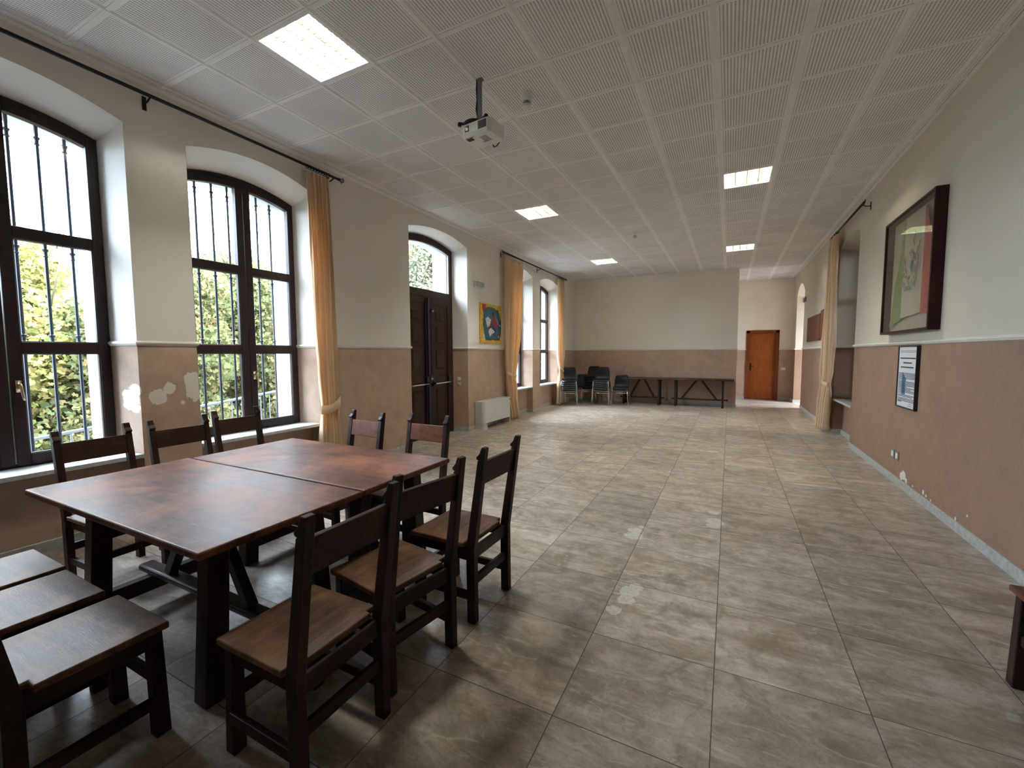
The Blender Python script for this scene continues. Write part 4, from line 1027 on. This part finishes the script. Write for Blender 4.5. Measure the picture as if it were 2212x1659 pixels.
# ------------------------------------------------------------------ ceiling things
def detector(x, y, label):
    t = thing('smoke_detector', label, 'smoke detector', (x, y, HC), 0, 'smoke detectors on the ceiling')
    MB().lathe([(.055, 0), (.056, -.012), (.050, -.018), (.052, -.03), (.047, -.055), (.040, -.065)], n=24).build('base', M['whiteplastic'], t, smooth=False)
    b = MB(); b.lathe([(.036, -.06), (.036, -.09)], n=20)
    b.build('vent_ring', M['greyplastic'], t)
    r = MB()
    for k in range(16):
        a = 2*PI*k/16; r.box(.033, .041, -.002, .002, -.092, -.062, M4=Matrix.Rotation(a, 4, 'Z'))
    r.lathe([(.040, -.090), (.038, -.108), (.026, -.118), (.024, -.114), (.014, -.122)], n=20)
    r.build('sensor_cap', M['whiteplastic'], t)
    return t
detector(-1.507, .33, 'smoke detector on the ceiling beside the projector')
detector(-1.504, 5.22, 'smaller looking smoke detector on the ceiling farther down the room')

def projector():
    t = thing('projector', 'white projector hanging from the ceiling on a black pole', 'projector', (-1.768, -.045, HC))
    b = MB(); b.box(-.03, .03, -.02, .02, -.010, 0); b.box(-.016, .016, -.013, .013, -.36, 0); b.build('ceiling_pole', M['greyplastic'], t, bevel=.002)
    MB().tube([(-.022, 0, -.01), (-.028, .004, -.08), (-.02, 0, -.16), (-.028, -.004, -.24), (-.012, 0, -.32), (.01, -.01, -.37)], .012, 8).build('pole_cable', M['cable'], t, smooth=True)
    b = MB(); b.box(-.05, .05, -.045, .045, -.385, -.35); b.lathe([(.10, -.400), (.095, -.380), (.05, -.365)], (-.02, -.05, 0), 16)
    for (ax_, ay_) in ((.135, -.13), (-.125, -.12), (.15, .10), (-.10, .11)): b.beam((0, -.03, -.372), (ax_, ay_, -.385), .024, .016); b.lathe([(.014, -.406), (.016, -.396), (.016, -.378), (.010, -.374)], (ax_, ay_, 0), 10)
    b.build('mount_bracket', M['blackiron'], t, bevel=.002)
    body = MB(); hx, hy_, z0, z1 = .150, .118, -.510, -.405
    T = Matrix.Translation((.045, -.02, 0)) @ Matrix.Rotation(math.radians(-7), 4, 'Z')
    poly = [(-hx+.03, -hy_), (hx-.02, -hy_), (hx, -hy_+.03), (hx, hy_-.03), (hx-.03, hy_), (-hx+.02, hy_), (-hx, hy_-.03), (-hx, -hy_+.03)]
    vs = [(x, y, z1) for x, y in poly] + [(x*1.0, y*1.0, z0+.03) for x, y in poly] + [(x*.93, y*.90, z0) for x, y in poly]; n = 8
    fs = [tuple(range(n)), tuple(range(2*n, 3*n))] + [(r*n+i, r*n+(i+1) % n, (r+1)*n+(i+1) % n, (r+1)*n+i) for r in (0, 1) for i in range(n)]
    body.add([T @ Vector(v) for v in vs], fs); body.build('projector_body', M['whiteplastic'], t, bevel=.006)
    l = MB(); l.box(-.105, -.060, -hy_-.004, -hy_+.01, -.470, -.420, M4=T); l.build('lens', M['lens'], t, bevel=.006)
    g = MB()
    for k in range(7):
        g.box(.035+.012*k, .043+.012*k, -hy_-.003, -hy_+.01, -.480, -.418, M4=T)
    g.build('side_vent', M['black'], t)
    q = MB(); q.box(-.115, -.055, -.085, -.045, z0-.002, z0+.004, M4=T); q.box(-.115, -.03, -.095, -.091, z0-.002, z0+.004, M4=T); q.box(-.02, .03, .02, .024, z0-.002, z0+.004, M4=T)
    q.build('belly_recess', M['black'], t)
    q = MB()
    for k in range(6): q.box(.0, .07, -.06+.016*k, -.052+.016*k, z0-.001, z0+.003, M4=T)
    q.build('belly_vent', M['greyplastic'], t)
    MB().tube([T @ Vector(p) for p in ((.0, hy_+.004, -.49), (.01, hy_+.02, -.515), (.035, hy_+.024, -.51), (.06, hy_+.018, -.495), (.10, hy_+.01, -.47))], .005, 6).build('loose_cable', M['cable'], t, smooth=True)
projector()

# ------------------------------------------------------------------ outside
struct(MB().add([(-60,-40,-3.2),(-5.0,-40,-1.2),(-5.0,50,-1.2),(-60,50,-3.2)], [(0,1,2,3)]).build('trim_outside_ground', M['grass'], fix=False))
def railing():
    t = thing('ramp_railing', 'pale grey metal railing outside, sloping past both near windows', 'railing', (-5.9, 0, 0))
    zt = lambda y: .86+.105*y
    MB().tube([(0, -4.5, zt(-4.5)), (0, 2.4, zt(2.4))], .018, 8).build('handrail', M['greyiron'], t, smooth=True)
    MB().tube([(0, -4.5, zt(-4.5)-.75), (0, 2.4, zt(2.4)-.75)], .014, 8).build('bottom_rail', M['greyiron'], t, smooth=True)
    k = 0; y = -4.4
    while y < 2.4:
        b = MB(); thick = .016 if k % 6 == 0 else .008
        b.tube([(0, y, zt(y)-(1.3 if k % 6 == 0 else .75)), (0, y, zt(y))], thick, 6); b.build('post' if k % 6 == 0 else 'baluster', M['greyiron'], t)
        y += .135; k += 1
railing()
struct(MB().box(-6.05, -5.02, -6, 12, -1.3, -.35).build('trim_outside_terrace', M['stone']))

def leaf_cloud(name, centers, count, size, mat, parent, seed):
    """many single lobed leaves spread through a set of ellipsoids"""
    rg = np.random.default_rng(seed)
    base = np.array([(0,-.5),(.5,-.25),(.22,.0),(.40,.36),(.0,.56),(-.40,.36),(-.22,.0),(-.5,-.25)])
    K = len(base); cw = np.array([c[6] for c in centers], float); cw /= cw.sum()
    idx = rg.choice(len(centers), count, p=cw); cen = np.array([c[:3] for c in centers])[idx]; rad = np.array([c[3:6] for c in centers])[idx]
    d = rg.normal(size=(count, 3)); d /= np.linalg.norm(d, axis=1)[:, None]; r = rg.random(count)**(1/2.4)
    pos = cen + d*rad*r[:, None]
    a = rg.normal(size=(count, 3)); a /= np.linalg.norm(a, axis=1)[:, None]
    b = np.cross(a, rg.normal(size=(count, 3))); b /= np.linalg.norm(b, axis=1)[:, None]
    s = size*rg.uniform(.6, 1.25, count)
    V = pos[:, None, :] + (a[:, None, :]*base[None, :, 0:1] + b[:, None, :]*base[None, :, 1:2])*s[:, None, None]
    nrm = np.cross(a, b); V += nrm[:, None, :]*(np.abs(base[None, :, 0:1])*.25)*s[:, None, None]
    V = V.reshape(-1, 3)
    me = bpy.data.meshes.new(name); me.vertices.add(len(V)); me.vertices.foreach_set('co', V.ravel())
    me.loops.add(count*K); me.loops.foreach_set('vertex_index', np.arange(count*K, dtype=np.int32))
    me.polygons.add(count); me.polygons.foreach_set('loop_start', np.arange(count, dtype=np.int32)*K); me.polygons.foreach_set('loop_total', np.full(count, K, dtype=np.int32))
    me.update(calc_edges=True); me.materials.append(mat)
    o = bpy.data.objects.new(name, me); C.objects.link(o); o.parent = parent; return o

def tree(label, x, y, zb, h, blobs, n, size, mat, seed, sprigs=0):
    t = thing('garden_tree', label, 'tree', (x, y, zb), 0, 'trees in the garden outside')
    rn = random.Random(seed)
    tr = MB(); tr.tube([(0, 0, 0), (.05, .05, h*.25), (-.04, .08, h*.5), (.05, 0, h*.75)], [.16, .12, .09, .04], 8)
    tr.build('trunk', M['bark'], t, smooth=True)
    br = MB()
    for (bx, by, bz, rx, ry, rz, w_) in blobs:
        z0 = max(.3, bz-rz*1.0)*.6
        for k in range(4):
            a = rn.uniform(0, 2*PI); e = (bx+rx*.7*math.cos(a), by+ry*.7*math.sin(a), bz+rz*rn.uniform(-.2, .8))
            mid = (bx*.45+rn.uniform(-.2, .2), by*.45+rn.uniform(-.2, .2), (z0+bz)/2+rn.uniform(-.2, .3))
            br.tube([(0, 0, z0), mid, (bx*.8, by*.8, bz-.2), e], [.055, .035, .02, .006], 6)
    for k in range(sprigs):
        bx, by, bz, rx, ry, rz, w_ = blobs[k % len(blobs)]
        a = rn.uniform(-.9, .9); sx, sy = bx+rn.uniform(-.7, .7)*rx, by+rn.uniform(-.9, .9)*ry
        L_ = rn.uniform(.5, 1.2); p0 = (sx, sy, bz+rz*.5); p1 = (sx+.1*a, sy+.25*a, bz+rz*.8+L_*.5); p2 = (sx+.15*a, sy+.35*a, bz+rz*.8+L_)
        br.tube([p0, p1, p2], [.012, .008, .003], 5)
    br.build('branches', M['bark'], t, smooth=True)
    f = leaf_cloud('foliage', [(b_[0], b_[1], b_[2], b_[3], b_[4], b_[5], b_[6]) for b_ in blobs], n, size, mat, t, seed)
    f['kind'] = 'stuff'
    return t
G, Yl, Dk = M['leaf_green'], M['leaf_yellow'], M['leaf_dark']
tree('yellow green tree low outside the leftmost window', -9.3, -2.2, -2.2, 4.4, [(0,-.6,3.4,1.1,1.3,1.1,3),(0,.9,3.7,1.1,1.2,1.3,3),(.3,-.2,2.1,1.2,1.9,1.0,3),(-.3,1.3,5.0,.8,.7,.7,1.0)], 36355, 0.088, Yl, 1, 10)
tree('tree with dense green leaves outside between the two near windows', -9.0, .6, -2.2, 5.2, [(0,0,3.7,1.2,1.4,1.2,4),(.2,-.3,2.3,1.3,1.6,1.1,3),(-.2,.5,4.8,1.0,1.0,.8,2)], 39152, 0.083, G, 2, 12)
tree('bushy green tree filling the second window', -10.0, 3.0, -2.4, 6.0, [(0,0,3.9,1.5,1.6,1.4,4),(.3,.5,2.4,1.6,1.8,1.2,3),(0,-.4,5.3,1.2,1.2,.9,2)], 43347, 0.088, G, 3, 16)
tree('yellowing tree at the right side of the second window view', -10.6, 6.2, -2.4, 6.6, [(0,0,4.2,1.6,1.8,1.6,4),(.4,-.3,2.5,1.7,1.9,1.2,3),(0,.2,5.8,1.2,1.2,.9,1.5)], 36355, 0.093, Yl, 4, 16)
tree('tall blue green tree seen through the arched pane over the door', -11.0, 10.8, -2.6, 9.5, [(0,0,5.6,2.0,2.4,2.0,4),(.2,.8,8.0,1.9,2.2,1.8,4),(0,0,3.6,2.0,2.2,1.2,2)], 57334, 0.098, Dk, 5, 0)
tree('hazy back tree behind the others, seen between window bars', -14.5, 1.0, -3.0, 7.5, [(0,-2.0,4.6,1.8,2.4,1.5,3),(0,2.6,5.0,1.8,2.6,1.7,3),(0,.2,3.2,2.2,4.0,1.6,3)], 45444, 0.103, G, 6, 24)
tree('branch of leaves at the upper left edge of the leftmost window', -7.6, -4.35, -2.2, 5.8, [(0,-.1,4.6,.42,.55,1.0,3),(.1,0,5.5,.35,.45,.5,1)], 650, .16, G, 7, 2)
